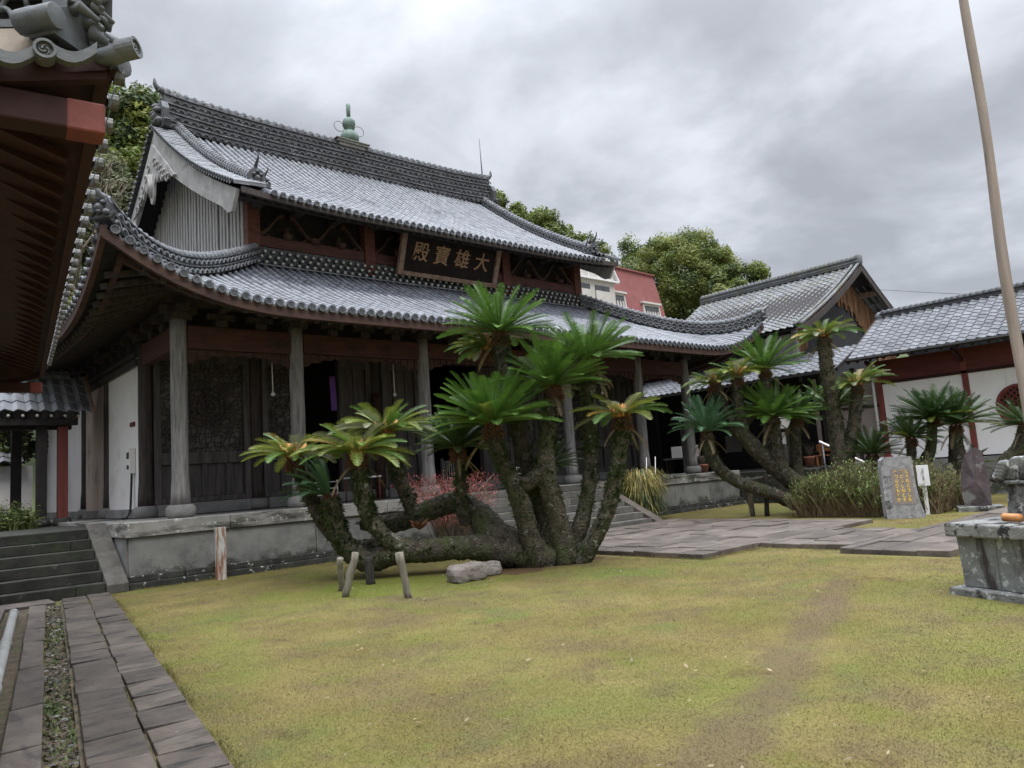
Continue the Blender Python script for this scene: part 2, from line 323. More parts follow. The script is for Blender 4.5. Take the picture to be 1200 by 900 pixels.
def rib_tiles(mb, P, ribs, trange, length, pitch, r, course=.3, mats=(0, 1, 2), nrm=(0, 0, 1), out=(0, -1, 0), discs=True, step_t=None, mband=None, capr=1.1):
    """half-round cover tiles over pan tiles; P(a,t) gives the roof surface, a along the eave and t up the slope"""
    nrm = V(*nrm); out = V(*out)
    for a in ribs:
        t0, t1 = trange(a); ja = random.uniform(-.006, .006) * pitch / .22; jz = random.uniform(-.006, .006)
        if t1 - t0 < .02: continue
        n = max(1, int(round((t1 - t0) * length / course))); tr = random.random()
        for lo, hi in ((t0, t1),):
            rows = []; info = []
            for k in range(n):
                jz2 = random.uniform(-.003, .003); ta = lo + (hi - lo) * k / n; tb = lo + (hi - lo) * (k + 1) / n
                up = step_t is not None and ta > step_t
                rr = r * (.72 if up else 1.0)
                rows.append((ta, rr, (.012 if up else .006) + jz2)); rows.append((tb, rr * (.9 if up else .98), jz2)); info += [(up, tr), (up, tr)]
            cols = [(-pitch / 2, -.05, 0), (-1, 0, 1), (-.72, .7, 1), (0, 1, 1), (.72, .7, 1), (1, 0, 1), (pitch / 2, -.05, 0)]
            vs = []
            for t, rr, s in rows:
                for c in cols:
                    if c[2]: du, h = c[0] * rr, c[1] * rr
                    else: du, h = c[0], c[1]
                    vs.append(P(a + du + (ja if c[2] else 0), t) + nrm * (h + s + (jz if c[2] else 0)))
            fs = []; ms = []; ti = []
            for i in range(len(rows) - 1):
                q = random.random() * .6 + tr * .4; q2 = random.random()
                for j in range(6):
                    fs.append((i * 7 + j, i * 7 + j + 1, (i + 1) * 7 + j + 1, (i + 1) * 7 + j))
                    pan = j in (0, 5); ms.append(mats[1] if pan else mband if (mband is not None and info[i][0]) else mats[0])
                    ti.append(q2 if pan else (q if i % 2 == 0 else q * .3))
            mb.add(vs, fs, ms, ti, False)
        if discs and t0 == 0:
            c = P(a, 0) + nrm * (r * .25); e = c + out * .05
            side = np.cross(out, V(0, 0, 1)); side /= np.linalg.norm(side)
            ring = [(math.cos(k * math.pi / 5), math.sin(k * math.pi / 5)) for k in range(10)]
            R = r * capr
            vs = [c + (side * x + V(0, 0, 1) * y) * R for x, y in ring] + [e + (side * x + V(0, 0, 1) * y) * R for x, y in ring] + [e + (side * x + V(0, 0, 1) * y) * R * .72 for x, y in ring] + [e - out * .015 + (side * x + V(0, 0, 1) * y) * R * .70 for x, y in ring]
            fs = [(i, (i + 1) % 10, 10 + (i + 1) % 10, 10 + i) for i in range(10)] + [(10 + i, 10 + (i + 1) % 10, 20 + (i + 1) % 10, 20 + i) for i in range(10)] + [tuple(range(30, 40))]
            mb.add(vs, fs, [mats[2]] * 10 + [mats[2]] * 11, [.8] * 10 + [.9] * 10 + [.3], False)
            # pan-tile lip between the round ends
            p0 = P(a + R * .8, 0) + out * .03; p1 = P(a + pitch - R * .8, 0) + out * .03
            mid = (p0 + p1) / 2
            mb.add([p0 + nrm * .0, mid - nrm * .045, p1, p0 - nrm * .05, mid - nrm * .10, p1 - nrm * .05], [(0, 1, 4, 3), (1, 2, 5, 4)], mats[0], .8)

def wave_tiles(mb, P, L, D, pitch=.28, course=.26, amp=.035, step=.03, m=0, nrm=(0, 0, 1)):
    """S-shaped pantiles: P(a,s) with a in metres along the eave and s in metres up the slope"""
    nrm = V(*nrm); na = int(L / pitch) * 6; ns = int(D / course)
    for k in range(ns):
        s0, s1 = D * k / ns, D * (k + 1) / ns
        rows = [[], [], []]
        tint = []
        for i in range(na + 1):
            a = L * i / na; ph = 2 * math.pi * i / 6; h = amp * (math.sin(ph) + .35 * math.sin(2 * ph))
            rows[0].append(P(a, s0) + nrm * (h - .002)); rows[1].append(P(a, s0) + nrm * (h + step)); rows[2].append(P(a, s1) + nrm * h)
        b = na + 1; tt = [random.random() for _ in range(na // 6 + 2)]
        fs = [(j, j + 1, b + j + 1, b + j) for j in range(na)] + [(b + j, b + j + 1, 2 * b + j + 1, 2 * b + j) for j in range(na)]
        ti = [.1] * na + [tt[(j + 2) // 6] for j in range(na)]
        mb.add(rows[0] + rows[1] + rows[2], fs, m, ti, False)

def ridge_stack(mb, pts, w, h, layers=3, m=0, mp=1, top=True, ring=None):
    """courses of flat tiles with a round cap: thin proud courses alternate with recessed ones"""
    lh = h / layers
    for k in range(layers):
        z0 = k * lh; ww = w * (1 - .1 * k)
        mb.sweep(pts, [(-ww / 2, z0), (ww / 2, z0), (ww / 2, z0 + lh * .68), (-ww / 2, z0 + lh * .68)], m)
        mb.sweep(pts, [(-ww / 2 - .035, z0 + lh * .68), (ww / 2 + .035, z0 + lh * .74), (ww / 2 + .03, z0 + lh * .9), (-ww / 2 - .03, z0 + lh * .9)], m)
    if top:
        r = w * .34
        mb.sweep(pts, [(-r, h - .01), (r, h - .01), (r * .8, h + r * .6), (0, h + r * .95), (-r * .8, h + r * .6)], mp, smooth=False)
    if top:
        step = max(.2, w * .55); L_ = [0]
        for i in range(1, len(pts)): L_.append(L_[-1] + np.linalg.norm(V(*pts[i]) - V(*pts[i - 1])))
        A = np.array([list(map(float, p)) for p in pts]); x = step / 2
        while x < L_[-1]:
            c = V(*[np.interp(x, L_, A[:, k]) for k in range(3)]); c2 = V(*[np.interp(min(x + .02, L_[-1]), L_, A[:, k]) for k in range(3)]); d = c2 - c; d /= np.linalg.norm(d) + 1e-9
            mb.tube([c + V(0, 0, h + r * .1) - d * .035, c + V(0, 0, h + r * .1) + d * .035], r * 1.16, 8, mp); x += step
    if ring:
        acc = 0
        for i in range(len(pts) - 1):
            a, b = V(*pts[i]), V(*pts[i + 1]); d = b - a; n = np.linalg.norm(d); d /= n; sd = V(d[1], -d[0], 0); sd /= np.linalg.norm(sd)
            x = ring - acc
            while x < n:
                c = a + d * x
                for sgn in (-1, 1):
                    for k in range(layers):
                        ww = w * (1 - .1 * k) / 2
                        cc = c + sd * sgn * (ww + .045) + V(0, 0, k * lh + lh * .33) + d * (ring / 2 if k % 2 else 0)
                        arc = [(math.cos(q * math.pi / 6), math.sin(q * math.pi / 6)) for q in range(7)]
                        ro, ri = ring * .46, ring * .32; ro2 = min(ro, lh * .62)
                        vs = [cc + d * ca * ro + V(0, 0, sa * ro2 - lh * .25) for ca, sa in arc] + [cc + d * ca * ri + V(0, 0, sa * ro2 * .68 - lh * .25) for ca, sa in arc]
                        vs += [v - sd * sgn * .03 for v in vs]
                        f = [(j, j + 1, 8 + j, 7 + j) for j in range(6)] + [(j, j + 1, 15 + j, 14 + j) for j in range(6)] + [(7 + j, 8 + j, 22 + j, 21 + j) for j in range(6)]
                        mb.add(vs, f, mp)
                x += ring
            acc = (acc + n) % ring

def demon_tile(c, d, s, name, parent, m='ridge', horn=True):
    """ridge-end ornament: shouldered plate with a boss face, scrolls and a horn; faces horizontal direction d"""
    d = V(*d); d[2] = 0; d /= np.linalg.norm(d); r = V(-d[1], d[0], 0); u = V(0, 0, 1); c = V(*c); mb = MB()
    out = [(-.5, 0), (-.62, .18), (-.42, .3), (-.46, .62), (-.3, .9), (0, 1.0), (.3, .9), (.46, .62), (.42, .3), (.62, .18), (.5, 0)]
    mb.prism([c + (r * x + u * z) * s - d * .1 * s for x, z in out], d * .2 * s)
    for x, z, q in ((0, .42, .2), (-.18, .62, .11), (.18, .62, .11), (0, .24, .13), (-.3, .2, .14), (.3, .2, .14), (0, .78, .12)):
        mb.tube([c + (r * x + u * z) * s, c + (r * x + u * z) * s + d * .22 * s, c + (r * x + u * (z - .03)) * s + d * .32 * s], [q * s, q * s * .9, q * s * .3], 9)
    if horn:
        b = c + u * s * .9 - d * .1 * s
        mb.tube(smoothpath([b, b + d * .1 * s + u * .28 * s, b + d * .4 * s + u * .55 * s, b + d * .45 * s + u * .85 * s], 4), [.13 * s * (1 - .07 * i) for i in range(13)], 8)
    return mb.build(name, m, parent)

# ================================================================ GROUND
LAWN_E = [((.2, .4), .0)]
def ground_mat():
    m = bpy.data.materials.new('mottled_winter_lawn'); m.use_nodes = True
    t = m.node_tree; L = t.links; b = t.nodes['Principled BSDF']
    def nn(ty, **k):
        n = t.nodes.new(ty)
        for a, v in k.items(): setattr(n, a, v)
        return n
    g = nn('ShaderNodeNewGeometry')
    def noise(sc, det, loc=(0, 0, 0), st=(1, 1, 0), rg=.6):
        mp = nn('ShaderNodeMapping'); mp.inputs['Scale'].default_value = st; mp.inputs['Location'].default_value = loc
        L.new(g.outputs['Position'], mp.inputs[0])
        n = nn('ShaderNodeTexNoise'); n.inputs['Scale'].default_value = sc; n.inputs['Detail'].default_value = det; n.inputs['Roughness'].default_value = rg
        L.new(mp.outputs[0], n.inputs['Vector']); return n.outputs['Fac']
    def ramp(f, lo, hi, c0, c1):
        r = nn('ShaderNodeValToRGB'); r.color_ramp.elements[0].position = lo; r.color_ramp.elements[1].position = hi
        r.color_ramp.elements[0].color = (*c0, 1); r.color_ramp.elements[1].color = (*c1, 1); L.new(f, r.inputs[0]); return r.outputs[0]
    def mixc(f, a, c):
        x = nn('ShaderNodeMix', data_type='RGBA')
        L.new(f, x.inputs[0]); L.new(a, x.inputs[6])
        if isinstance(c, tuple): x.inputs[7].default_value = (*c, 1)
        else: L.new(c, x.inputs[7])
        return x.outputs[2]
    def mr(f, a, c, top=1.0):
        r = nn('ShaderNodeMapRange'); r.inputs[1].default_value = a; r.inputs[2].default_value = c; r.inputs[4].default_value = top; L.new(f, r.inputs[0]); return r.outputs[0]
    base = ramp(noise(.8, 7), .36, .64, (.138, .113, .037), (.196, .160, .060))
    col = mixc(mr(noise(.42, 6, (7, 3, 0)), .45, .66, .85), base, (.135, .142, .036))     # greener patches
    col = mixc(mr(noise(.9, 6, (17, 9, 0)), .57, .7, .7), col, (.105, .145, .036))       # fresh green tufts
    col = mixc(mr(noise(.5, 6, (2, 31, 0), (1.6, .7, 0)), .54, .74, .7), col, (.135, .103, .06))     # worn bare soil
    # a trodden strip where people walk, and damp moss under the big cycad
    def blob(x, y, rx, ry, ang):
        mp = nn('ShaderNodeMapping'); mp.vector_type = 'TEXTURE'
        mp.inputs['Location'].default_value = (x, y, 0); mp.inputs['Rotation'].default_value = (0, 0, R_(ang)); mp.inputs['Scale'].default_value = (rx, ry, 1e6)
        L.new(g.outputs['Position'], mp.inputs[0])
        gr = nn('ShaderNodeTexGradient'); gr.gradient_type = 'SPHERICAL'; L.new(mp.outputs[0], gr.inputs[0])
        mu = nn('ShaderNodeMath', operation='MULTIPLY_ADD'); L.new(noise(1.3, 7, (x, y, 0)), mu.inputs[0]); mu.inputs[1].default_value = 2.4; mu.inputs[2].default_value = -1.2
        ad = nn('ShaderNodeMath', operation='ADD'); L.new(gr.outputs['Fac'], ad.inputs[0]); L.new(mu.outputs[0], ad.inputs[1]); return ad.outputs[0]
    for bx_, by_, rx_ in ((3.9, 2.72, 1.5), (5.4, 3.2, 1.5), (7.2, 3.85, 1.6), (9.0, 4.5, 1.2)):
        col = mixc(mr(blob(bx_, by_, rx_, .36, 20), .08, .65, .7), col, (.108, .08, .048))
    col = mixc(mr(blob(8.2, 4.2, 1.5, .4, 25), .15, .8, .6), col, (.14, .10, .06))
    col = mixc(mr(blob(6.4, 10.6, 2.8, 1.5, 140), .15, .6, .9), col, (.12, .135, .026))
    col = mixc(mr(blob(9.1, 9.9, 1.6, 1.0, 0), .3, .6, .9), col, (.085, .05, .03))
    col = mixc(mr(blob(9.0, 7.9, 2.2, 1.0, 100), .3, .8, .7), col, (.115, .14, .035))
    col = mixc(mr(blob(3.0, 8.3, 3.2, .5, 77), .3, .8, .4), col, (.15, .18, .035))
    fine = noise(38, 4, (0, 0, 0), (1, 1, 1), .7)
    hv = nn('ShaderNodeHueSaturation'); L.new(mr(fine, .25, .75, 1.0), hv.inputs['Value']); L.new(col, hv.inputs['Color'])
    ml = nn('ShaderNodeMath', operation='MULTIPLY_ADD'); L.new(mr(fine, .3, .7), ml.inputs[0]); ml.inputs[1].default_value = .34; ml.inputs[2].default_value = .8
    L.new(ml.outputs[0], hv.inputs['Value'])
    at = nn('ShaderNodeAttribute'); at.attribute_name = 'tint'
    m2 = nn('ShaderNodeMath', operation='MULTIPLY_ADD'); L.new(at.outputs['Fac'], m2.inputs[0]); m2.inputs[1].default_value = .9; m2.inputs[2].default_value = .55
    hv2 = nn('ShaderNodeHueSaturation'); L.new(m2.outputs[0], hv2.inputs['Value']); L.new(hv.outputs[0], hv2.inputs['Color'])
    L.new(hv2.outputs[0], b.inputs['Base Color'])
    b.inputs['Roughness'].default_value = .95; b.inputs['Specular IOR Level'].default_value = .15
    bp = nn('ShaderNodeBump'); bp.inputs['Strength'].default_value = .6; bp.inputs['Distance'].default_value = .02; L.new(fine, bp.inputs['Height']); L.new(bp.outputs[0], b.inputs['Normal'])
    return m
M['lawn'] = ground_mat()
M['blade'] = ground_mat(); M['blade'].name = 'lawn_blade'
_t = M['blade'].node_tree; _b = _t.nodes['Principled BSDF']; _c = _t.nodes.new('ShaderNodeCombineXYZ'); _c.inputs[2].default_value = 1.0
_g = _t.nodes.new('ShaderNodeNewGeometry'); _m = _t.nodes.new('ShaderNodeMix'); _m.data_type = 'VECTOR'; _m.inputs[0].default_value = .75
_t.links.new(_g.outputs['Normal'], _m.inputs[4]); _t.links.new(_c.outputs[0], _m.inputs[5]); _n = _t.nodes.new('ShaderNodeVectorMath'); _n.operation = 'NORMALIZE'
_t.links.new(_m.outputs[1], _n.inputs[0]); _t.links.new(_n.outputs[0], _b.inputs['Normal'])
M['earth'] = mat('packed_earth', (.10, .085, .065), (.16, .14, .11), .6, .95, .3, 20)
M['hillmat'] = mat('hill_undergrowth', (.03, .045, .014), (.07, .085, .03), .25, .95, .5, 2)

mb = MB(); 
xs = np.concatenate([np.linspace(-400, -12, 6), np.linspace(-8, 40, 60), np.linspace(50, 400, 6)])
ys = np.concatenate([np.linspace(-400, -12, 6), np.linspace(-8, 34, 60), np.linspace(45, 400, 6)])
def bump(x, y): return 0.0
# shallow drainage channel left of the path is cut as a dip in the sheet's material, walls are separate slabs
mb.grid([[(x, y, bump(x, y) - .02) for y in ys] for x in xs], 0, True, .5)
struct(mb.build('ground', 'lawn'))

# lawn blades: far too many to count, one object
def in_lawn(x, y):
    xl = 1.05 + .7307 + (y - 5.34) * .1603
    ok = (x > xl - .02) & (y < 15.2) & (x < 23)
    pave = ((x > 10.4) & (x < 17.2) & (y > 7.55)) | ((y > 4.1) & (y < 5.95) & (x > 11.7)) | ((y >= 5.95) & (y < 7.55) & (x > 12.2) & (x < 15.25))
    return ok & ~pave
nb = 520000
ang = np.radians(rng.uniform(5, 80, nb * 2)); rad = 3.2 + 17 * rng.random(nb * 2) ** 1.55
bx, by = rad * np.sin(ang), rad * np.cos(ang)
k = in_lawn(bx, by); _u = ((bx - 5.6) * math.cos(.35) + (by - 3.3) * math.sin(.35)) / 3.4; _v = (-(bx - 5.6) * math.sin(.35) + (by - 3.3) * math.cos(.35)) / .42
k &= (_u ** 2 + _v ** 2 > rng.random(nb * 2) ** 3 * 2.0); bx, by, rad = bx[k][:nb], by[k][:nb], rad[k][:nb]
# longer ragged fringe where the turf meets the stone edges
def fringe(x0, y0, x1, y1, cnt, w=.06):
    q = rng.random(cnt); o = rng.normal(0, w, cnt); dx, dy = x1 - x0, y1 - y0; l = math.hypot(dx, dy); keep = np.sin(q * l * 2.3) + np.sin(q * l * 5.1 + 1) + rng.normal(0, .6, cnt) > -.3
    return (x0 + dx * q - dy / l * o)[keep], (y0 + dy * q + dx / l * o)[keep]
F_ = [fringe(1.56, 3.9, 3.28, 14.75, 16000, .045), fringe(1.2, 4.1, 2.85, 14.3, 2200, .012), fringe(10.58, 7.58, 12.3, 7.55, 2200), fringe(10.58, 7.58, 10.58, 13, 3500), fringe(11.9, 4.2, 26, 4.2, 4500), fringe(12.3, 5.92, 12.3, 7.5, 800), fringe(15.2, 5.95, 15.2, 7.5, 900), fringe(15.2, 5.95, 22, 5.95, 3000), fringe(3.8, 15.18, 10.7, 15.18, 5000)]
nf = [len(f[0]) for f in F_]; bx = np.concatenate([bx] + [f[0] for f in F_]); by = np.concatenate([by] + [f[1] for f in F_]); rad = np.hypot(bx, by); n = len(bx)
hh = rng.uniform(.004, .013, n) * (1 + .02 * rad); ww = rng.uniform(.0012, .0024, n) * (1 + rad * .11); hh[-sum(nf):] *= rng.uniform(1.2, 3.2, sum(nf)); ta = rng.uniform(0, 2 * np.pi, n); ln = rng.uniform(.1, .8, n)
la = rng.uniform(0, 2 * np.pi, n)
bz = np.full(n, -.022); bz[-sum(nf):-sum(nf) + nf[0] + nf[1]] = 0.0; bz[-sum(nf) + nf[0]:-sum(nf) + nf[0] + nf[1]] = .03
vv = np.empty((n, 3, 3))
vv[:, 0] = np.stack([bx - ww * np.cos(ta), by - ww * np.sin(ta), bz], 1); vv[:, 1] = np.stack([bx + ww * np.cos(ta), by + ww * np.sin(ta), bz], 1)
vv[:, 2] = np.stack([bx + hh * ln * np.cos(la), by + hh * ln * np.sin(la), bz + hh], 1)
me = bpy.data.meshes.new('lawn_grass'); me.vertices.add(n * 3); me.vertices.foreach_set('co', vv.reshape(-1))
me.loops.add(n * 3); me.loops.foreach_set('vertex_index', np.arange(n * 3, dtype=np.int32))
me.polygons.add(n); me.polygons.foreach_set('loop_start', np.arange(0, n * 3, 3, dtype=np.int32)); me.polygons.foreach_set('loop_total', np.full(n, 3, np.int32))
me.update(calc_edges=True)
at = me.attributes.new('tint', 'FLOAT', 'FACE'); at.data.foreach_set('value', rng.uniform(.46, .84, n).astype(np.float32))
me.materials.append(M['blade']); go = bpy.data.objects.new('lawn_grass', me); COL.objects.link(go); struct(go, 'stuff')

# a few fallen leaves and small weeds
mb = MB(); rr = random.Random(77)
for k in range(260):
    a, r = R_(rr.uniform(8, 78)), rr.uniform(4, 15); x, y = r * math.sin(a), r * math.cos(a)
    if not in_lawn(np.array([x]), np.array([y]))[0]: continue
    q = rr.uniform(0, 6.28); s_ = rr.uniform(.012, .03); d1 = V(math.cos(q), math.sin(q), rr.uniform(-.1, .5)) * s_; d2 = V(-math.sin(q), math.cos(q), rr.uniform(-.2, .3)) * s_ * .5; c = V(x, y, .012)
    mb.add([c - d1, c + d2, c + d1, c - d2], [(0, 1, 2, 3)], 0 if rr.random() < .7 else 1)
struct(mb.build('fallen_leaves', ['reed', 'twig']), 'stuff')

# paved axis and cross path of worn slabs
def paving(mb, x0, x1, y0, y1, z, sx, sy, th=.14, jit=.12):
    y = y0; row = 0
    while y < y1 - .05:
        h = min(sy * random.uniform(.8, 1.2), y1 - y); x = x0 - (random.random() * sx * .5)
        while x < x1 - .05:
            w = sx * random.uniform(.75, 1.35); a, b_ = max(x, x0), min(x + w, x1)
            if x1 - b_ < .2: b_ = x1
            if b_ - a > .04:
                dz = random.uniform(-.012, .012); g = .008
                q = lambda: random.uniform(-.008, .008)
                mb.hexa([(a + g, y + g, z - th), (b_ - g, y + g, z - th), (b_ - g, y + h - g, z - th), (a + g, y + h - g, z - th), (a + g, y + g, z + dz + q()), (b_ - g, y + g, z + dz + q()), (b_ - g, y + h - g, z + dz + q()), (a + g, y + h - g, z + dz + q())], 0)
            x = b_ if b_ == x1 else x + w
        y += h; row += 1
mb = MB()
paving(mb, 10.6, 17.1, 7.6, 13.1, .07, .95, .55, .13)
paving(mb, 11.9, 26.4, 4.25, 5.9, .07, 1.2, .5, .13)
paving(mb, 12.35, 15.2, 5.9, 7.6, .07, .9, .5, .13)
struct(mb.build('stone_path', 'stone_pave', bevel=.012))
mb = MB(); mb.box(10.63, 17.07, 7.63, 13.1, -.05, .045, 0); mb.box(11.93, 26.4, 4.28, 5.88, -.05, .045, 0); mb.box(12.38, 15.17, 5.88, 7.63, -.05, .044, 0)
struct(mb.build('path_bed', 'earth'))

# slab walk along the gatehouse eaves, drip channel and its kerb slabs; u runs along the eaves
U = V(.1583, .9874, 0); Nn = V(.9874, -.1583, 0)
M['channel'] = mat('leafy_channel_soil', (.05, .04, .028), (.13, .10, .065), 7, .95, .6, 30, [((.2, .13, .06), 9, .58, .1), ((.05, .07, .02), 2.2, .55, .1), ((.3, .28, .25), 16, .66, .05)])
def uv(u, n, z=0): return V(1.05, 5.46, z) + U * u + Nn * n
def slabrow(mb, n0, n1, u0, u1, ln, z, th=.2):
    u = u0
    while u < u1 - .05:
        l = min(ln * random.uniform(.7, 1.35), u1 - u); g = .009; q = lambda: random.uniform(-.012, .012)
        P = [uv(u + g, n0 + g), uv(u + g, n1 - g), uv(u + l - g, n1 - g), uv(u + l - g, n0 + g)]
        e0, e1 = q() * .8, q() * .8
        mb.hexa([(*p[:2], z - th) for p in P] + [(p[0] + (e0 if i in (0, 3) else e1), p[1], z + q()) for i, p in enumerate(P)], 0)
        u += l
mb = MB()
slabrow(mb, .02, .385, -2.6, 9.5, .62, .06); slabrow(mb, .385, .745, -2.6, 9.5, .5, .055)
struct(mb.build('slab_walk', 'stone_path', bevel=.007))
mb = MB(); P = [uv(-2.6, .0), uv(-2.6, .755), uv(9.55, .755), uv(9.55, .0)]; mb.add([(p[0], p[1], .022) for p in P], [(0, 1, 2, 3)]); struct(mb.build('path_bed', 'channel'))
mb = MB(); slabrow(mb, -.43, -.2, -2.6, 9.0, 1.5, .045); slabrow(mb, -1.45, -.74, -2.6, 9.0, 1.6, .05)
paving(mb, -6, 2.45, 14.55, 15.2, .03, 1.1, .65, .2)
struct(mb.build('channel_kerb', 'stone_pave', bevel=.008))
mb = MB(); P = [uv(-2.6, -.2), uv(-2.6, .02), uv(9.2, .02), uv(9.2, -.2)]
mb.add([(p[0], p[1], -.012) for p in P], [(0, 1, 2, 3)]); P = [uv(-2.6, -.75), uv(-2.6, -.42), uv(9.2, -.42), uv(9.2, -.75)]
mb.add([(p[0], p[1], -.012) for p in P], [(0, 1, 2, 3)])
struct(mb.build('channel_bed', 'channel'))
mb = MB()
for i in range(2600):
    u, nn_ = random.uniform(-1.5, 9), random.uniform(-.19, .01); c = uv(u, nn_, -.01); s = random.uniform(.012, .035)
    if random.random() < .35 + .3 * math.sin(u * 1.4): 
        a = random.uniform(0, 6.28); mb.add([c, c + V(math.cos(a), math.sin(a), .4) * s, c + V(math.cos(a + .8), math.sin(a + .8), 1.1) * s * 1.2], [(0, 1, 2)], 1)
    else:
        a = random.uniform(0, 6.28); d1 = V(math.cos(a), math.sin(a), random.uniform(-.2, .4)) * s; d2 = V(-math.sin(a), math.cos(a), random.uniform(-.2, .4)) * s * .6
        mb.add([c + V(0, 0, .02) - d1, c + V(0, 0, .02) + d2, c + V(0, 0, .02) + d1, c + V(0, 0, .02) - d2], [(0, 1, 2, 3)], 0 if random.random() < .7 else 2)
o = mb.build('channel_litter', ['channel', 'weed', 'stone_cap']); struct(o, 'stuff')
mb = MB(); pts = [uv(u, -.56 - .006 * u, .06) for u in np.linspace(-1.2, 8.2, 12)]
mb.tube(pts, .055, 12)
for u in (8.15, 5.2, 2.6): mb.tube([uv(u - .07, -.56 - .006 * u, .06), uv(u + .07, -.56 - .006 * u, .06)], .066, 12)
tag(mb.build('drain_pipe', 'pipe', origin=tuple(uv(3, -.58, 0))), 'grey plastic drain pipe lying in the channel beside the slab walk', 'pipe')

# raised terraces either side of the hall
mb = MB(); mb.box(-30, 3.72, 16.95, 60, -.05, 1.12); struct(mb.build('terrace_ground', 'stone_step'))
mb = MB(); mb.box(26.55, 60, -30, 60, -.05, 1.15); struct(mb.build('terrace_ground', 'stone'))
mb = MB(); mb.box(3.8, 26.5, 33.3, 60, -.05, 1.1); struct(mb.build('terrace_ground', 'earth'))

# wooded hillside behind
mb = MB()
def hz(x, y):
    d = (y - 40) * .62 + (x - 20) * .18
    return max(0, d) * .62 if y > 38 else 0
xs = np.linspace(-120, 190, 50); ys = np.linspace(36, 240, 40)
mb.grid([[(x, y, min(60, hz(x, y)) + (1.2 * math.sin(x * .13) * math.sin(y * .11) if y > 45 else 0) - (.5 if y < 40 else 0)) for y in ys] for x in xs], 0, True, .5)
struct(mb.build('hillside', 'hillmat'))

# ================================================================ TEMPLE HALL
CX = 13.65; ZP = 1.2
xL, xR, yF, yB, DD = 2.96, 24.34, 13.85, 34.15, 4.6
zE, RISE = 5.27, 2.25
hall = thing('temple_hall', 'large two tiered temple hall with sweeping grey tiled roofs and dark timber porch', 'temple', (CX, 16.1, ZP))
LX, LY = xR - xL, yB - yF
def lift(d, t): d = max(0, d); return 1.2 * max(0, 1 - d / 4.1) ** 2.8 * (1 - t) ** 4.2
def lowz(a, t, L):
    return zE + RISE * (t - .07 * math.sin(math.pi * t)) + lift(min(a, L - a) - t * DD, t)
def Pf(a, t): return V(xL + a, yF + t * DD, lowz(a, t, LX))
def Pb(a, t): return V(xL + a, yB - t * DD, lowz(a, t, LX))
def Pl(a, t): return V(xL + t * DD, yF + a, lowz(a, t, LY))
def Pr(a, t): return V(xR - t * DD, yF + a, lowz(a, t, LY))
PITCH = .2275
mb = MB()
def ribs(L, p=PITCH): n = int(L / p); o = (L - n * p) / 2; return [o + p * (i + .5) for i in range(n)]
sl_ = math.hypot(DD, RISE)
trf = lambda L: (lambda a: (0, min(1, max(0, min(a, L - a)) / DD)))
rib_tiles(mb, Pf, ribs(LX), trf(LX), sl_, PITCH, .062, .33, (0, 1, 2), (0, -.42, .9), (0, -1, 0), step_t=.6, mband=3, capr=1.36)
rib_tiles(mb, Pl, ribs(LY), trf(LY), sl_, PITCH, .062, .5, (0, 1, 2), (-.42, 0, .9), (-1, 0, 0))
rib_tiles(mb, Pr, ribs(LY), trf(LY), sl_, PITCH, .062, .5, (0, 1, 2), (.42, 0, .9), (1, 0, 0))
mb.grid([[Pb(a, min(t, min(a, LX - a) / DD)) for t in np.linspace(0, 1, 8)] for a in np.linspace(0, LX, 40)], 1)
# the exposed worn course line half way up: lower ends of the upper cover tiles
low = mb.build('lower_roof', ['tile', 'tile_pan', 'tile_dark', 'tile_band'], hall)
# hip ridges
def hip(corner, dx, dy, name='hip_ridge'):
    pts = []
    for t in np.linspace(-.03, 1, 26):
        x, y = corner[0] + dx * t * DD, corner[1] + dy * t * DD
        pts.append(V(x, y, lowz(max(t, 0) * DD, max(t, 0), LX) + .05))
    mb = MB(); ridge_stack(mb, pts[1:], .26, .40, 2, 0, 1, True, .22)
    d = V(-dx, -dy, 0) / math.sqrt(2)
    p = pts[1] + V(0, 0, .35)
    mb.tube(smoothpath([p - d * .2, p + d * .15 + V(0, 0, .06), p + d * .3 + V(0, 0, .2)], 4), [.08, .08, .08, .075, .07, .065, .05, .04, .02], 8, 1)
    o = mb.build(name, ['ridge', 'tile'], low)
    demon_tile(pts[1] + d * .05, d, .42, 'ridge_ornament', low, 'ridge', False)
hip((xL, yF), 1, 1); hip((xR, yF), -1, 1)
# eave boards, soffit and rafters
mb = MB()
for P, L in ((Pf, LX), (Pl, LY), (Pr, LY)):
    pts = [P(a, .012) for a in np.linspace(.0, L, 70)]
    mb.sweep(pts, [(-.05, -.26), (.05, -.26), (.05, -.06), (-.05, -.06)], 0)
    pts = [P(a, .09) for a in np.linspace(.35, L - .35, 60)]
    mb.sweep(pts, [(-.05, -.34), (.05, -.34), (.05, -.22), (-.05, -.22)], 0)
mb.build('eave_board', 'wood_fascia', low)
mb = MB()
for P, L in ((Pf, LX), (Pl, LY), (Pr, LY)):
    mb.grid([[P(a, min(t, min(a, L - a) / DD + .001)) - V(0, 0, .2) for t in np.linspace(0.01, 1, 9)] for a in np.linspace(0, L, 60)], 0)
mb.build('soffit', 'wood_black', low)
mb = MB()
for P, L in ((Pf, LX), (Pl, LY)):
    for a in np.arange(.5, L - .4, .3):
        tm = min(.62, min(a, L - a) / DD)
        if tm < .12: continue
        mb.bar(P(a, .05) - V(0, 0, .3), P(a, tm) - V(0, 0, .3), .09, .11)
mb.build('rafter', 'wood_dark', low)

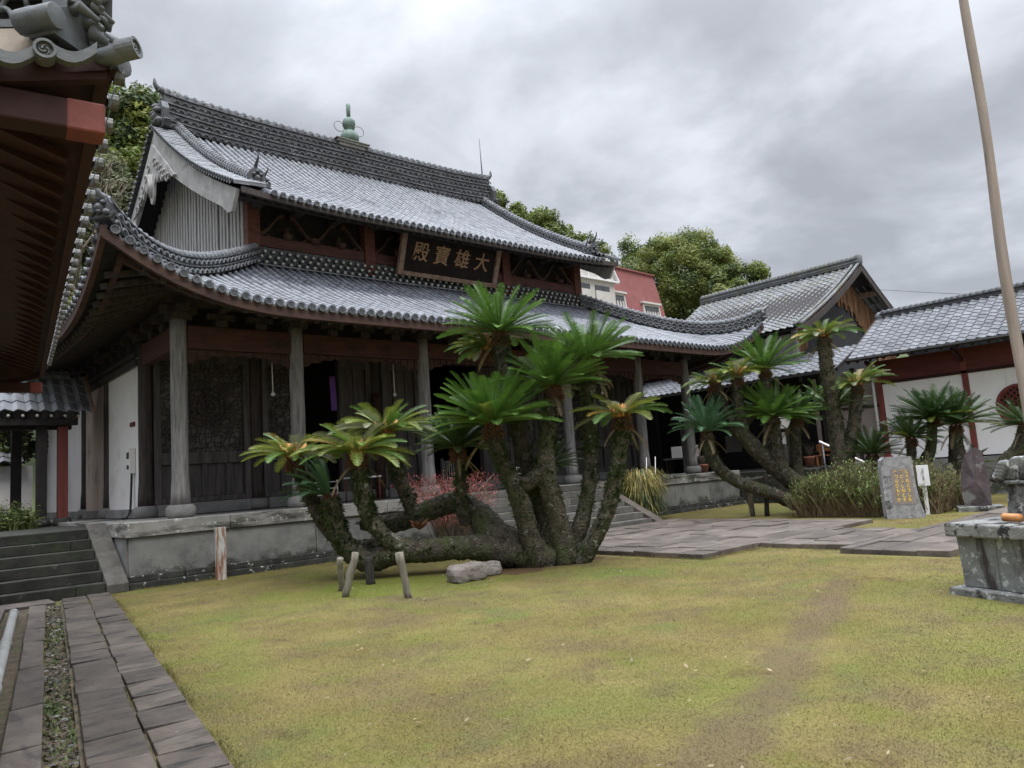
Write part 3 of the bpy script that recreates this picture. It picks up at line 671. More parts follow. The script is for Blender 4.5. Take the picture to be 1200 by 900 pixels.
# ---- upper roof: gable with verge tiles
yE, yRg, zU, RU = 17.1, 24.0, 8.84, 4.5
def upz(x, t): return zU + RU * (t - .055 * math.sin(math.pi * t)) + .15 * (abs(x - CX) / 6.6) ** 4 * (1 - t) ** 2
def Pu(x, t): return V(x, yE + t * (yRg - yE), upz(x, t))
def Pub(x, t): return V(x, 2 * yRg - yE - t * (yRg - yE), upz(x, t))
mb = MB(); x0, x1 = 7.42, 19.88
SLU = math.hypot(yRg - yE, RU)
rb = [x0 + PITCH * (i + .5) for i in range(int((x1 - x0) / PITCH))]
rib_tiles(mb, Pu, rb, lambda a: (0, .97), SLU, PITCH, .060, .33, (0, 1, 2), (0, -.54, .84), (0, -1, 0), capr=1.3)
mb.grid([[Pub(x, t) for t in np.linspace(0, 1, 10)] for x in np.linspace(6.6, 20.7, 20)], 1)
for sx in (-1, 1):
    for F_, ny in ((Pu, -.54), (Pub, .54)):
        xv = CX + sx * 7.08
        def Pv(a, t, F_=F_, xv=xv, sx=sx):
            p = F_(xv, a / SLU); return V(xv - sx * .82 * t, p[1], p[2] + .06 * t + .03)
        rib_tiles(mb, Pv, [.1 + .212 * (i + .5) for i in range(int((SLU - .2) / .212))], lambda a: (0, 1), .85, .212, .055, .42, (0, 2, 2), (0, ny, .84), (sx, 0, 0), capr=1.0)  # verge pans take the dark tile, deepening the gaps like shade
up = mb.build('upper_roof', ['tile', 'tile_pan', 'tile_dark'], hall)
mb = MB()
pts = [V(x, yRg, 13.18 + .16 * (abs(x - CX) / 6.7) ** 4) for x in np.linspace(6.95, 20.35, 40)]
ridge_stack(mb, pts, .5, 1.2, 4, 0, 1, True, .25)
for sx in (-1, 1):
    p = V(CX + sx * 6.5, yRg, 14.6)
    mb.tube(smoothpath([p, p + V(sx * .25, 0, .04), p + V(sx * .42, 0, .16), p + V(sx * .46, 0, .42)], 4), [.13, .13, .12, .12, .11, .11, .1, .09, .08, .07, .05, .03, .01], 8, 1)
mb.build('main_ridge', ['ridge', 'ridge'], up)
for sx in (-1, 1):
    demon_tile((CX + sx * 6.75, yRg, 13.25), (sx, 0, 0), 1.0, 'ridge_ornament', up, 'ridge', False)
    for F_, sy in ((Pu, -1), (Pub, 1)):
        mb = MB(); pts = [F_(CX + sx * 6.3, t) + V(0, 0, .03) for t in np.linspace(.1, .985, 24)]
        ridge_stack(mb, pts, .24, .3, 2, 0, 1, True, .2)
        mb.build('descending_ridge', ['ridge', 'tile'], up)
        q = F_(CX + sx * 6.3, .09) + V(0, 0, .02)
        demon_tile(q, (0, sy, 0), .5, 'ridge_ornament', up, 'ridge', True)
        demon_tile(q + V(sx * -.28, -sy * .12, 0), (sx * -.3, sy, 0), .36, 'ridge_ornament', up, 'tile_dark', True)
mb = MB()
pts = [Pu(x, .012) for x in np.linspace(6.75, 20.55, 30)]
mb.sweep(pts, [(-.05, -.2), (.05, -.2), (.05, -.05), (-.05, -.05)], 0)
mb.sweep([Pu(x, .1) for x in np.linspace(6.85, 20.45, 30)], [(-.06, -.36), (.06, -.36), (.06, -.18), (-.06, -.18)], 0)
mb.build('eave_board', 'wood_dark', up)
mb = MB()
mb.grid([[Pu(x, t) - V(0, 0, .16) for t in np.linspace(0.01, 1, 8)] for x in np.linspace(6.7, 20.6, 12)], 0)
mb.grid([[Pub(x, t) - V(0, 0, .16) for t in np.linspace(0.01, 1, 8)] for x in np.linspace(6.7, 20.6, 12)], 0)
for x in np.arange(7.0, 20.4, .3): mb.bar(Pu(x, .03) - V(0, 0, .24), Pu(x, .3) - V(0, 0, .24), .09, .11)
mb.build('soffit', 'wood_black', up)
# barge boards and carved gable pendant
for sx in (-1, 1):
    xb = CX + sx * 6.98
    for F_, s in ((Pu, 1), (Pub, -1)):
        T = np.linspace(.03, 1, 16)
        topE = [F_(xb, t) - V(0, 0, .14) for t in T]
        w = lambda t: .62 + .38 * t + .12 * math.sin(math.pi * t) * -1 + (.10 if t < .12 else 0)
        botE = [F_(xb, min(1, t + .02)) - V(0, 0, .14 + w(t)) for t in T]
        botE[0] = botE[0] + V(0, s * .18, .18)
        topE = [V(xb, p[1], p[2]) for p in topE]; botE = [V(xb, p[1], p[2]) for p in botE]
        mb = MB(); 
        for i in range(15):
            mb.prism([topE[i], topE[i + 1], botE[i + 1], botE[i]], V(sx * -.09, 0, 0), 0, .5)
        mb.build('barge_board', 'wood_barge', hall)
    half = [(0, 12.75), (.45, 12.4), (1.0, 11.95), (1.5, 11.55), (2.0, 11.12), (2.25, 10.95), (1.95, 10.98), (1.8, 11.15), (1.62, 11.02), (1.45, 11.28), (1.28, 11.12), (1.1, 11.38), (.92, 11.2), (.75, 11.48), (.55, 11.3), (.4, 11.55), (.24, 11.35), (.19, 11.0), (.1, 10.82), (0, 10.76)]
    pol = [(y, z) for y, z in half] + [(-y, z) for y, z in half[-2:0:-1]]
    mb = MB(); mb.prism([V(xb + sx * .02, yRg + y, z) for y, z in pol], V(sx * .07, 0, 0), 0)
    for k in range(5):
        for s in (-1, 1):
            c = V(xb + sx * .1, yRg + s * (.3 + .32 * k), 12.05 - .24 * k)
            mb.tube([c + V(0, s * .13 * math.cos(q), .11 * math.sin(q)) for q in np.linspace(.5, 5.6, 9)], .028, 5, 0)
    mb.tube([V(xb + sx * .1, yRg, 11.7), V(xb + sx * .1, yRg, 11.0)], [.12, .08], 8)
    mb.build('gable_pendant', 'wood_barge', hall)
# gable walls of vertical boards
def upt(y): return 1 - abs(y - yRg) / (yRg - yE)
for sx in (-1, 1):
    mb = MB(); xw = CX + sx * 6.15; i = 0
    for y in np.arange(18.62, 29.38, .26):
        h1, h2 = upz(CX, upt(y)) - .3, upz(CX, upt(y + .26)) - .3
        j = random.uniform(-.012, .012); e = random.uniform(-.02, .02)
        mb.hexa([(xw, y, 7.3), (xw + .03, y, 7.3), (xw + .03, y + .26, 7.3), (xw, y + .26, 7.3), (xw, y, h1), (xw + .03, y, h1), (xw + .03, y + .26, h2), (xw, y + .26, h2)], 1)
        hb = min(h1, upz(CX, upt(y + .17)) - .3) - .02
        mb.box(xw - .075 + j if sx < 0 else xw + .031, xw - .001 if sx < 0 else xw + .105 + j, y + e, y + .165 + e, 7.3, hb, 0)
    mb.build('gable_wall', ['wood_grey', 'wood_panel'], hall)  # recessed boards coloured darker, standing in for shade between battens
# clerestory front
for y in (18.8, 28.9): mb = MB(); mb.box(7.5, 19.8, y, y + .15, 7.2, 9.5, 0); mb.build('clerestory_wall', 'wood_black', hall)
for x in (7.56, 11.02, 16.28, 19.74):
    mb = MB(); mb.box(x - .17, x + .17, 18.45, 18.79, 7.4, 9.25, 0); mb.build('clerestory_post', 'wood_red', hall, bevel=.02)
for a, b in ((7.74, 10.84), (11.2, 16.1), (16.46, 19.56)): mb = MB(); mb.box(a, b, 18.5, 18.75, 8.04, 8.34, 0); mb.build('clerestory_beam', 'wood_redx', hall, bevel=.015)
mb = MB(); mb.box(7.2, 20.1, 18.42, 18.78, 9.27, 9.45, 0)
for x in np.arange(7.6, 19.8, 1.17):
    mb.box(x - .22, x + .22, 18.2, 18.6, 9.14, 9.26, 0); mb.box(x - .12, x + .12, 18.1, 18.7, 9.0, 9.13, 0)
mb.build('clerestory_beam', 'wood_dark', hall, bevel=.015)
mb = MB()
for x0_, x1_ in ((7.74, 10.84), (11.2, 16.1), (16.46, 19.56)):
    n_ = 2 if x1_ - x0_ < 4 else 3; wd = (x1_ - x0_) / n_
    for i in range(n_):
        c = x0_ + wd * (i + .5); mb = MB()
        for s in (-1, 1):
            pp = smoothpath([(c + s * .1, 18.6, 8.98), (c + s * .25, 18.6, 8.92), (c + s * .5, 18.6, 8.6), (c + s * .72, 18.6, 8.4), (c + s * .78, 18.6, 8.36)], 3)
            mb.sweep([(p[0], p[1], p[2]) for p in pp], [(-.06, -.06), (.06, -.06), (.06, .05), (-.06, .05)], 0)
        mb.lathe((c, 18.6, 8.36), [(.08, 0), (.1, .08), (.06, .2), (.09, .3)], 8, 0)
        for s in (-1, 1): mb.bar((c + s * .45, 18.62, 8.36), (c + s * .8, 18.62, 8.55), .04, .05, 0)
        mb.build('frog_leg_strut', 'wood_fascia', hall)
for x in (9.28, 8.5, 10.1, 12.9, 14.5, 17.2, 18.8): mb = MB(); mb.lathe((x, 18.48, 8.3), [(.06, 0), (.13, .05), (.15, .14), (.1, .16)], 8, 0); mb.build('bearing_block', 'wood_fascia', hall)
# band of plastered tile ends where the lower roof meets the clerestory
mb = MB()
mb.sweep([(7.5, 18.52, 7.4), (19.8, 18.52, 7.4)], [(-.14, 0), (.1, 0), (.02, .62), (-.14, .62)], 0)
ends = MB()
for r_ in range(3):
    n_ = int(12.2 / PITCH)
    for i in range(n_):
        x = 7.58 + PITCH * (i + (.5 if r_ % 2 else 0)); y = 18.35 + .035 * r_; z = 7.58 + .155 * r_
        mb.tube([(x, y - .05, z - .02), (x, y + .12, z + .02)], .058, 7, 0)
        ends.tube([(x, y - .062, z - .022), (x, y - .049, z - .02)], .042, 7, 0)
for x in np.arange(7.6, 19.8, PITCH): mb.bar((x, 18.28, 7.47), (x + PITCH * .95, 18.28, 7.47), .1, .03, 1)
mb.build('flashing_ridge', ['ridge', 'tile'], low); ends.build('tile_end', 'plaster', low)
# small dark ornament on ridge centre: gourd finial with its two wire rings
mb = MB(); mb.box(13.0, 14.3, 23.72, 24.28, 14.42, 14.5, 0); mb.box(13.1, 14.2, 23.78, 24.22, 14.3, 14.42, 0); mb.box(12.94, 14.36, 23.68, 24.32, 14.5, 14.55, 0)
fb = mb.build('finial_base', 'stone_cap', up, bevel=.01)
mb = MB(); mb.lathe((13.65, 24, 14.55), [(.3, 0), (.36, .12), (.35, .26), (.26, .42), (.15, .5), (.13, .53), (.2, .6), (.25, .74), (.23, .88), (.14, .98), (.08, 1.03)], 24, 0, .035)
mb.tube([(13.65, 24, 15.55), (13.65, 24, 16.1)], [.075, .085], 10, 0)
mb.build('gourd_finial', 'verdigris', up)
for s in (-1, 1): mb = MB(); mb.tube([(13.65 + s * (.42 + .21 * math.cos(a)), 24, 15.12 + .2 * math.sin(a) + s * -.0) for a in np.linspace(0, 2 * math.pi, 20)], .012, 5, 0, False); mb.build('finial_ring', 'iron', up)
mb = MB(); mb.tube([(20.05, 23.9, 14.3), (20.0, 23.9, 16.3)], [.03, .014], 6); mb.build('lightning_rod', 'iron', up)

# ---- porch columns
XC = [4.9, 7.5, 11.02, 16.28, 19.76, 22.4]
def column(x, y, z0=ZP, z1=5.3, r=.165, m='wood_pillar'):
    mb = MB(); rr = random.Random(int(x * 100 + y))
    K = 14; pts = [(x, y, z0 + .26 + (z1 - z0 - .26) * i / K) for i in range(K + 1)]
    rads = [r * (1.16 if i == 0 else 1.1 if i == 1 else 1) * (1 + .02 * rr.uniform(-1, 1)) for i in range(K + 1)]
    mb.tube(pts, rads, 14, 0)
    o = mb.build('column', m, hall)
    mb = MB(); mb.lathe((x, y, z0), [(r * 1.45, 0), (r * 1.72, .05), (r * 1.8, .13), (r * 1.7, .22), (r * 1.35, .265)], 14, 0); mb.build('column_base', 'stone_plain', o)
    mb = MB(); mb.box(x - .22, x + .22, y - .22, y + .22, z1, z1 + .14, 0); mb.box(x - .36, x + .36, y - .12, y + .12, z1 + .14, z1 + .3, 0); mb.box(x - .12, x + .12, y - .36, y + .36, z1 + .15, z1 + .31, 0)
    mb.build('capital', 'wood_dark', o)
for x in XC: column(x, 16.1)
for y in (18.6, 21.9, 24.6, 27.5, 31.9):
    for x in (4.9, 22.4): column(x, y, m='wood_dark', r=.15)
for x in XC[1:-1]: column(x, 18.6, m='wood_dark', r=.16)
for a, b, z in ((4.9, 7.5, 4.7), (7.5, 11.02, 4.74), (11.02, 16.28, 4.8), (16.28, 19.76, 4.74), (19.76, 22.4, 4.7)):
    mb = MB(); mb.box(a + .16, b - .16, 16.0, 16.2, z, 5.2, 0); mb.build('tie_beam', 'wood_redx', hall, bevel=.02)
for x in (4.9, 22.4): mb = MB(); mb.box(x - .1, x + .1, 16.27, 18.44, 4.7, 5.2, 0); mb.build('tie_beam', 'wood_redx', hall, bevel=.02)
mb = MB(); mb.box(4.6, 22.7, 15.96, 16.24, 5.62, 5.84, 0)
for x in (4.9, 22.4): mb.box(x - .13, x + .13, 16.25, 32, 5.63, 5.83, 0)
for x in np.arange(5.78, 22, .88):
    if min(abs(x - q) for q in XC) < .35: continue
    mb.box(x - .13, x + .13, 15.98, 16.22, 5.21, 5.36, 0); mb.box(x - .3, x + .3, 16.02, 16.18, 5.37, 5.5, 0); mb.box(x - .09, x + .09, 15.7, 16.4, 5.505, 5.615, 0)
for y in np.arange(16.9, 31, .88):
    mb.box(4.78, 5.02, y - .13, y + .13, 5.21, 5.36, 0); mb.box(4.6, 5.2, y - .09, y + .09, 5.37, 5.5, 0)
mb.build('bracket_row', 'wood_dark', hall, bevel=.012)
# carved transom under the beams
for a, b, z in ((5.07, 7.33, 4.69), (7.67, 10.85, 4.73), (11.19, 16.11, 4.79), (16.45, 19.59, 4.73), (19.93, 22.23, 4.69)):
    n_ = int((b - a) / .1); ed = []; mb = MB()
    for i in range(n_ + 1):
        u = i / n_; e = min(u, 1 - u) * (b - a); dep = .1 + .2 * max(0, 1 - e / .75) ** 1.3 + .03 * math.sin(i * 2.1)
        ed.append((a + (b - a) * u, z - dep))
    for i in range(n_):
        x0_, x1_ = ed[i][0], ed[i + 1][0]
        mb.prism([V(x0_, 16.07, z - .006), V(x1_, 16.07, z - .006), V(x1_, 16.07, ed[i + 1][1]), V(x0_, 16.07, ed[i][1])], V(0, .06, 0), 0)
    for i in range(0, n_, 2):
        x = ed[i][0]; mb.box(x - .012, x + .012, 16.04, 16.075, ed[i][1] + .02, z - .01, 0)
    mb.build('carved_transom', 'wood_fascia', hall)

# ---- walls at the back of the porch
def lattice(x0, x1, z0, z1, y, cells=.115):
    """cracked-ice lattice: jittered triangle mesh of thin bars"""
    mb = MB(); nx, nz = max(2, int((x1 - x0) / cells)), max(2, int((z1 - z0) / cells))
    G = [[V(x0 + (x1 - x0) * min(1, max(0, (i + (.0 if i in (0, nx) else random.uniform(-.42, .42))) / nx)), y, z0 + (z1 - z0) * min(1, max(0, (j + (.0 if j in (0, nz) else random.uniform(-.42, .42))) / nz))) for j in range(nz + 1)] for i in range(nx + 1)]
    for i in range(nx + 1):
        for j in range(nz + 1):
            if i < nx and random.random() < .86: mb.bar(G[i][j], G[i + 1][j], .02, .022, 0, (0, 1, 0))
            if j < nz and random.random() < .86: mb.bar(G[i][j], G[i][j + 1], .02, .022, 0, (0, 1, 0))
            if i < nx and j < nz and random.random() < .6:
                mb.bar(G[i][j], G[i + 1][j + 1], .018, .02, 0, (0, 1, 0))
    return mb
def panel_bay(x0, x1, medallion=False, ice=True):
    mb = MB(); yw = 18.6
    if not ice:
        mb.box(x0 + .161, x1 - .161, yw + .0, yw + .04, 2.661, 4.849, 0)
        for k in range(1, max(2, int((x1 - x0) / .34))): x = x0 + (x1 - x0) * k / max(2, int((x1 - x0) / .34)); mb.box(x - .03, x + .03, yw - .05, yw - .001, 2.661, 4.849, 0)
        mb.box(x0 + .161, x1 - .161, yw - .07, yw - .051, 3.7, 3.8, 0)
    for a, b in ((x0, x0 + .16), (x1 - .16, x1)): mb.box(a, b, yw - .1, yw + .1, 1.47, 5.1, 0)
    mb.box(x0 + .161, x1 - .161, yw - .12, yw + .1, 2.38, 2.66, 0); mb.box(x0 + .161, x1 - .161, yw - .1, yw + .1, 4.85, 5.1, 0); mb.box(x0 + .161, x1 - .161, yw - .1, yw + .1, 1.47, 1.6, 0)
    n_ = max(2, int(round((x1 - x0) / .62)))
    for i in range(1, n_): x = x0 + (x1 - x0) * i / n_; mb.box(x - .05, x + .05, yw - .08, yw + .05, 1.601, 2.379, 0)
    mb.box(x0 + .161, x1 - .161, yw + .0, yw + .04, 1.601, 2.379, 0)
    fr = mb.build('panel_frame', 'wood_panel', hall, bevel=.012)
    if not ice: return
    lattice(x0 + .16, x1 - .16, 2.66, 4.85, yw - .03).build('ice_lattice', 'wood_dark', fr)
    if medallion:
        c = ((x0 + x1) / 2 + .1, yw - .06, 3.75)
        mb = MB()
        for q in range(3):
            r = .5 - .14 * q; mb.tube([(c[0] + r * math.cos(a), c[1], c[2] + r * math.sin(a)) for a in np.linspace(0, 2 * math.pi, 9)], .03, 5, 0, False, smooth=False)
        for a in np.linspace(0, math.pi, 5)[:-1]: mb.bar((c[0] - .5 * math.cos(a), c[1], c[2] - .5 * math.sin(a)), (c[0] + .5 * math.cos(a), c[1], c[2] + .5 * math.sin(a)), .03, .03, 0, (0, 1, 0))
        mb.build('medallion', 'wood_dark', fr)
    mb = MB(); mb.box(x0 + .161, x1 - .161, yw + .03, yw + .05, 2.661, 4.849, 0); mb.build('lattice_backing', 'paper', fr)
panel_bay(5.06, 7.34, True); panel_bay(7.66, 8.7); panel_bay(9.85, 10.86, ice=False); panel_bay(11.2, 12.5, ice=False); panel_bay(14.8, 16.1, ice=False); panel_bay(16.46, 17.5, ice=False); panel_bay(17.52, 19.58, True); panel_bay(19.94, 22.24, ice=False)
for a, b in ((5.1, 7.28), (7.74, 10.8), (11.26, 16.04), (16.52, 19.5), (20, 22.2)): mb = MB(); mb.box(a, b, 18.42, 18.78, 1.2, 1.465, 0); mb.build('wall_sill', 'stone_plain', hall, bevel=.015)
for x in (4.9, 22.4): mb = MB(); mb.box(x - .16, x + .16, 18.85, 31.8, 1.2, 1.41, 0); mb.build('wall_sill', 'stone_plain', hall, bevel=.015)
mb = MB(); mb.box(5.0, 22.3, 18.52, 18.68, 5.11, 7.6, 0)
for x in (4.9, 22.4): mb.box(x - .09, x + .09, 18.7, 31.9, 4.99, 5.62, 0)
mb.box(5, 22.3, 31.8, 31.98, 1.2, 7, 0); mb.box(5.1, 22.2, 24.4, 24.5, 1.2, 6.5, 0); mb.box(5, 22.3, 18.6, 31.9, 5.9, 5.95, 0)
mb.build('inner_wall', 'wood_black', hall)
mb = MB(); mb.bar((4.76, 18.75, 5.02), (4.76, 31.9, 5.02), .1, .1); mb.bar((4.76, 18.75, 4.83), (4.76, 31.9, 4.83), .06, .16); mb.build('wall_rail', 'wood_dark', hall)
for x in (4.9, 22.4):
    s = -1 if x < 10 else 1
    for y0, y1, m in ((18.75, 21.76, 'white_wall'), (22.04, 24.46, 'beige_wall'), (24.74, 27.36, 'white_wall'), (27.64, 31.76, 'white_wall')):
        mb = MB(); mb.box(x - .06, x + .06, y0, y1, 1.411, 4.985, 0); mb.build('side_wall', m, hall)
# interior post and offering table seen between the columns
mb = MB(); mb.tube([(10.93, 18.35, 1.2), (10.93, 18.35, 4.15)], .13, 12); mb.build('inner_post', 'wood_fascia', hall)

# ================================================================ PLATFORM, STEPS
plat = thing('stone_platform', 'long grey stone platform with lichened cap stones under the temple hall', 'platform', (CX, 15.43, 0))
mb = MB(); mb.box(3.8, 24.15, 15.5, 33, 0, .915, 0); mb.build('platform_core', 'stone', plat)
mb = MB(); x = 3.76
while x < 24.1:
    w = min(random.uniform(1.5, 2.1), 24.18 - x); mb.box(x + .006, x + w - .006, 15.44, 15.51, .2, .913, 0); x += w
y = 15.52
while y < 32:
    mb.box(3.74, 3.81, y + .006, y + 1.8 - .006, .2, .913, 0); mb.box(24.14, 24.21, y + .006, y + 1.8 - .006, .2, .913, 0); y += 1.8
mb.build('facing_slab', 'stone', plat, bevel=.008)
mb = MB(); x = 3.7
while x < 24.2:
    w = min(random.uniform(1.7, 2.4), 24.24 - x); mb.box(x + .005, x + w - .005, 15.39, 16.0, .92, 1.2, 0); x += w
mb.box(3.7, 4.3, 16.005, 33, .92, 1.195, 0); mb.box(23.6, 24.24, 16.005, 33, .92, 1.195, 0); mb.box(4.305, 23.595, 16.005, 33, .92, 1.19, 0)
mb.build('cap_stone', 'stone_cap', plat, bevel=.014)
for a, b, y0 in ((3.72, 10.8, 15.22), (16.5, 24.3, 15.22)):
    x = a; mb = MB()
    while x < b - .05:
        w = min(random.uniform(.9, 1.8), b - x); mb.box(x + .006, x + w - .006, y0 + random.uniform(0, .02), 15.438, -.05, .1, 0)
        mb.box(x + .02, x + w - .006, y0 + .1, 15.437, .102, .22, 0); x += w
    mb.build('plinth_stone', 'stone_low', plat, bevel=.014)

def steps(name, label, x0, x1, y0, y1, ztop, n, m, mcheek=None, cheek=.35):
    t = thing(name, label, 'steps', ((x0 + x1) / 2, y0, 0))
    mb = MB(); run = (y1 - y0) / n
    for k in range(n):
        z1 = ztop * (k + 1) / n; x = x0
        while x < x1 - .05:
            w = min(random.uniform(1.1, 2.1), x1 - x)
            if x1 - x - w < .3: w = x1 - x
            mb.box(x + .004, x + w - .004, y0 + run * k + random.uniform(-.006, .006), y1 + .0, ztop * k / n - (.05 if k == 0 else -.002), z1, 0); x += w
    mb.build('tread', m, t, bevel=.012)
    if mcheek:
        for xa in (x0 - cheek - .004, x1 + .004):
            mb = MB(); mb.prism([V(xa, y0 - .12, -.05), V(xa, y0 - .12, .1), V(xa, y1 - .04, ztop + .06), V(xa, y1 - .04, -.05)], V(cheek, 0, 0), 0)
            mb.build('cheek_stone', mcheek, t, bevel=.012)
    return t
steps('stone_steps', 'broad brown stone steps up to the centre of the temple porch', 11.0, 16.3, 13.2, 15.38, 1.19, 7, 'stone_stepc', 'stone_pave', .32)
ls = steps('stone_steps', 'mossy black stone steps beside the slab walk, below the small tiled gate', 1.75, 3.33, 15.2, 16.94, 1.12, 6, 'stone_step')
mb = MB(); mb.prism([V(3.335, 15.15, -.02), V(3.335, 15.15, .14), V(3.335, 16.9, 1.22), V(3.335, 16.9, -.02)], V(.36, 0, 0), 0); mb.build('cheek_stone', 'cheek', ls, bevel=.012)
mb = MB(); mb.prism([V(1.35, 15.15, -.02), V(1.35, 15.15, .14), V(1.35, 16.9, 1.22), V(1.35, 16.9, -.02)], V(.395, 0, 0), 0); mb.build('cheek_stone', 'stone_step', ls, bevel=.012)
rs = steps('stone_steps', 'small dark stone steps under the leaning cycad, right of the hall platform', 24.4, 26.5, 10.6, 12.4, 1.14, 6, 'stone_step')

# ================================================================ NAME PLAQUE
pq = thing('name_plaque', 'black name board with four gold characters tilted under the upper eaves', 'plaque', (CX, 18.2, 7.9))
# board leans forward at the top
a_ = R_(20)
def pl(x, h, d=0): return V(CX + x, 18.28 - math.sin(a_) * h - math.cos(a_) * d, 7.86 + math.cos(a_) * h - math.sin(a_) * d)
WQ, HQ = 1.72, 1.28
def pbox(mb, x0, x1, h0, h1, d0, d1, m=0):
    mb.hexa([pl(x0, h0, d0), pl(x1, h0, d0), pl(x1, h0, d1), pl(x0, h0, d1), pl(x0, h1, d0), pl(x1, h1, d0), pl(x1, h1, d1), pl(x0, h1, d1)], m)
mb = MB(); pbox(mb, -WQ, WQ, .02, HQ, 0, .05); mb.build('board', 'plaque', pq)
mb = MB()
pbox(mb, -WQ - .17, -WQ, -.12, HQ + .1, -.02, .13); pbox(mb, WQ, WQ + .17, -.12, HQ + .1, -.02, .13); pbox(mb, -WQ + .002, WQ - .002, -.12, .018, -.02, .12)
mb.build('frame', 'plaque_frame', pq, bevel=.02)
mb = MB(); pbox(mb, -WQ + .002, WQ - .002, HQ + .002, HQ + .13, -.02, .12); mb.build('frame', 'wood_fascia', pq, bevel=.02)
def glyph(txt, size, m, name, parent, place, ext=.012, off=0.0, shear=0.0):
    cu = bpy.data.curves.new(name, 'FONT'); cu.body = txt; cu.size = size; cu.align_x = 'CENTER'; cu.align_y = 'CENTER'; cu.extrude = ext; cu.offset = off; cu.shear = shear
    ob = bpy.data.objects.new(name, cu); COL.objects.link(ob)
    dg = bpy.context.evaluated_depsgraph_get(); me = bpy.data.meshes.new_from_object(ob.evaluated_get(dg)); bpy.data.objects.remove(ob)
    co = np.empty(len(me.vertices) * 3); me.vertices.foreach_get('co', co); co = co.reshape(-1, 3)
    if len(co):
        c = (co.min(0) + co.max(0)) / 2; co[:, :2] -= c[:2]
    pl_ = np.array([place(*p) for p in co]) - V(*root_loc(parent))
    me.vertices.foreach_set('co', pl_.reshape(-1)); me.materials.clear(); me.materials.append(M[m]); me.update()
    o = bpy.data.objects.new(name, me); COL.objects.link(o); o.parent = parent
    return o
for i, ch in enumerate('殿寶雄大'):
    x = -1.17 + .78 * i
    glyph(ch, .62, 'gold', 'character', pq, lambda u, v, w, x=x: pl(x + u * .95, .64 + v * 1.0, .065 + w), .015, .004, .12)

# ================================================================ GATEHOUSE ROOF CORNER (near, left)
gh = thing('gatehouse', 'near gatehouse with dark red eaves and grey tiled roof corner jutting overhead', 'gate', (-2.5, 6.0, 0))
A0 = V(.885, 3.745, 0); dU = V(.1258, .9921, 0); dN = V(-.9921, .1258, 0)
GL, GW, GD, GR = 10.02, 6.4, 3.2, 1.75
def ghz(a, t, L):
    d = max(0, min(a, L - a) - t * GD)
    if L == GW: return 3.80 + GR * t ** 1.5 - .27 * (1 - max(0, 1 - d / 1.5) ** 2) * (1 - t) ** 3
    return 3.80 + GR * t ** 1.5 - .03 * (1 - max(0, 1 - d / 3) ** 2) * (1 - t)
def Gl(a, t): return (A0 + dU * a + dN * t * GD) + V(0, 0, ghz(a, t, GL))
def Gf(a, t): return (A0 + dN * a + dU * t * GD) + V(0, 0, ghz(a, t, GW))
def Gb(a, t): return (A0 + dU * GL + dN * a - dU * t * GD) + V(0, 0, ghz(a, t, GW))
mb = MB(); gp = .29
gtr = lambda L: (lambda a: (0, min(1, max(0, min(a, L - a)) / GD)))
rib_tiles(mb, Gl, [.15 + gp * (i + .5) for i in range(int((GL - .3) / gp))], gtr(GL), 3.6, gp, .045, .3, (0, 0, 1), (.4, 0, .9), tuple(-dN), capr=1.0)
rib_tiles(mb, Gf, [.31 + .24 * i for i in range(24)], gtr(GW), 3.6, .24, .062, .3, (0, 0, 0), (0, -.4, .9), tuple(-dU), discs=False)
rib_tiles(mb, Gb, [.15 + gp * (i + .5) for i in range(int((GW - .3) / gp))], gtr(GW), 3.6, gp, .075, .6, (0, 0, 1), (0, .4, .9), tuple(dU), discs=False)
mb.grid([[A0 + dU * (GD + (GL - 2 * GD) * i / 3) + dN * (GW - GD * k / 3) + V(0, 0, 3.8 + GR * (k / 3) ** 1.5) for k in range(4)] for i in range(4)], 0)
gr = mb.build('roof', ['tile_near', 'plaster_grey'], gh)
# curved lip tiles and the end discs of the short front eave
mb = MB()
for i in range(7):
    a = .07 + .24 * i; pts = []
    for q in np.linspace(0, 1, 7):
        p = Gf(max(0, a + .24 * (.12 + .76 * q)), 0) - dU * .05; p[2] -= .045 * math.sin(math.pi * q) - .01; pts.append(p)
    mb.add([p for p in pts] + [p - V(0, 0, .055) for p in pts] + [p + dU * .05 for p in pts] + [p - V(0, 0, .055) + dU * .05 for p in pts],
           [(j, j + 1, 8 + j, 7 + j) for j in range(6)] + [(j, j + 1, 15 + j, 14 + j) for j in range(6)] + [(7 + j, 8 + j, 22 + j, 21 + j) for j in range(6)], 0, .5)
def roundel(mb, c, d, r, s=1.0):
    """round tile end: rim, sunk field and a three-comma swirl"""
    d = V(*d); d /= np.linalg.norm(d); sd = np.cross(d, V(0, 0, 1)); sd /= np.linalg.norm(sd); u = np.cross(sd, d)
    for r0, r1, e0, e1 in ((r, r, -.06, .03), (r, r * .74, .03, .03), (r * .74, r * .70, .03, .012)):
        n = 18; ring = [(math.cos(2 * math.pi * k / n), math.sin(2 * math.pi * k / n)) for k in range(n)]
        mb.add([c + (sd * x + u * y) * r0 + d * e0 for x, y in ring] + [c + (sd * x + u * y) * r1 + d * e1 for x, y in ring], [(k, (k + 1) % n, n + (k + 1) % n, n + k) for k in range(n)], 0, .6)
    mb.add([c + (sd * math.cos(2 * math.pi * k / 18) + u * math.sin(2 * math.pi * k / 18)) * r * .71 + d * .012 for k in range(18)], [tuple(range(18))], 0, .3)
    for k in range(3):
        a0 = k * 2.094; pts = [c + (sd * math.cos(a0 + q * 2.6) + u * math.sin(a0 + q * 2.6)) * r * (.16 + .42 * q) + d * .018 for q in np.linspace(0, 1, 9)]
        mb.tube(pts, [r * .17 * (1 - .8 * q) for q in np.linspace(0, 1, 9)], 6, 0, True, None, .5)
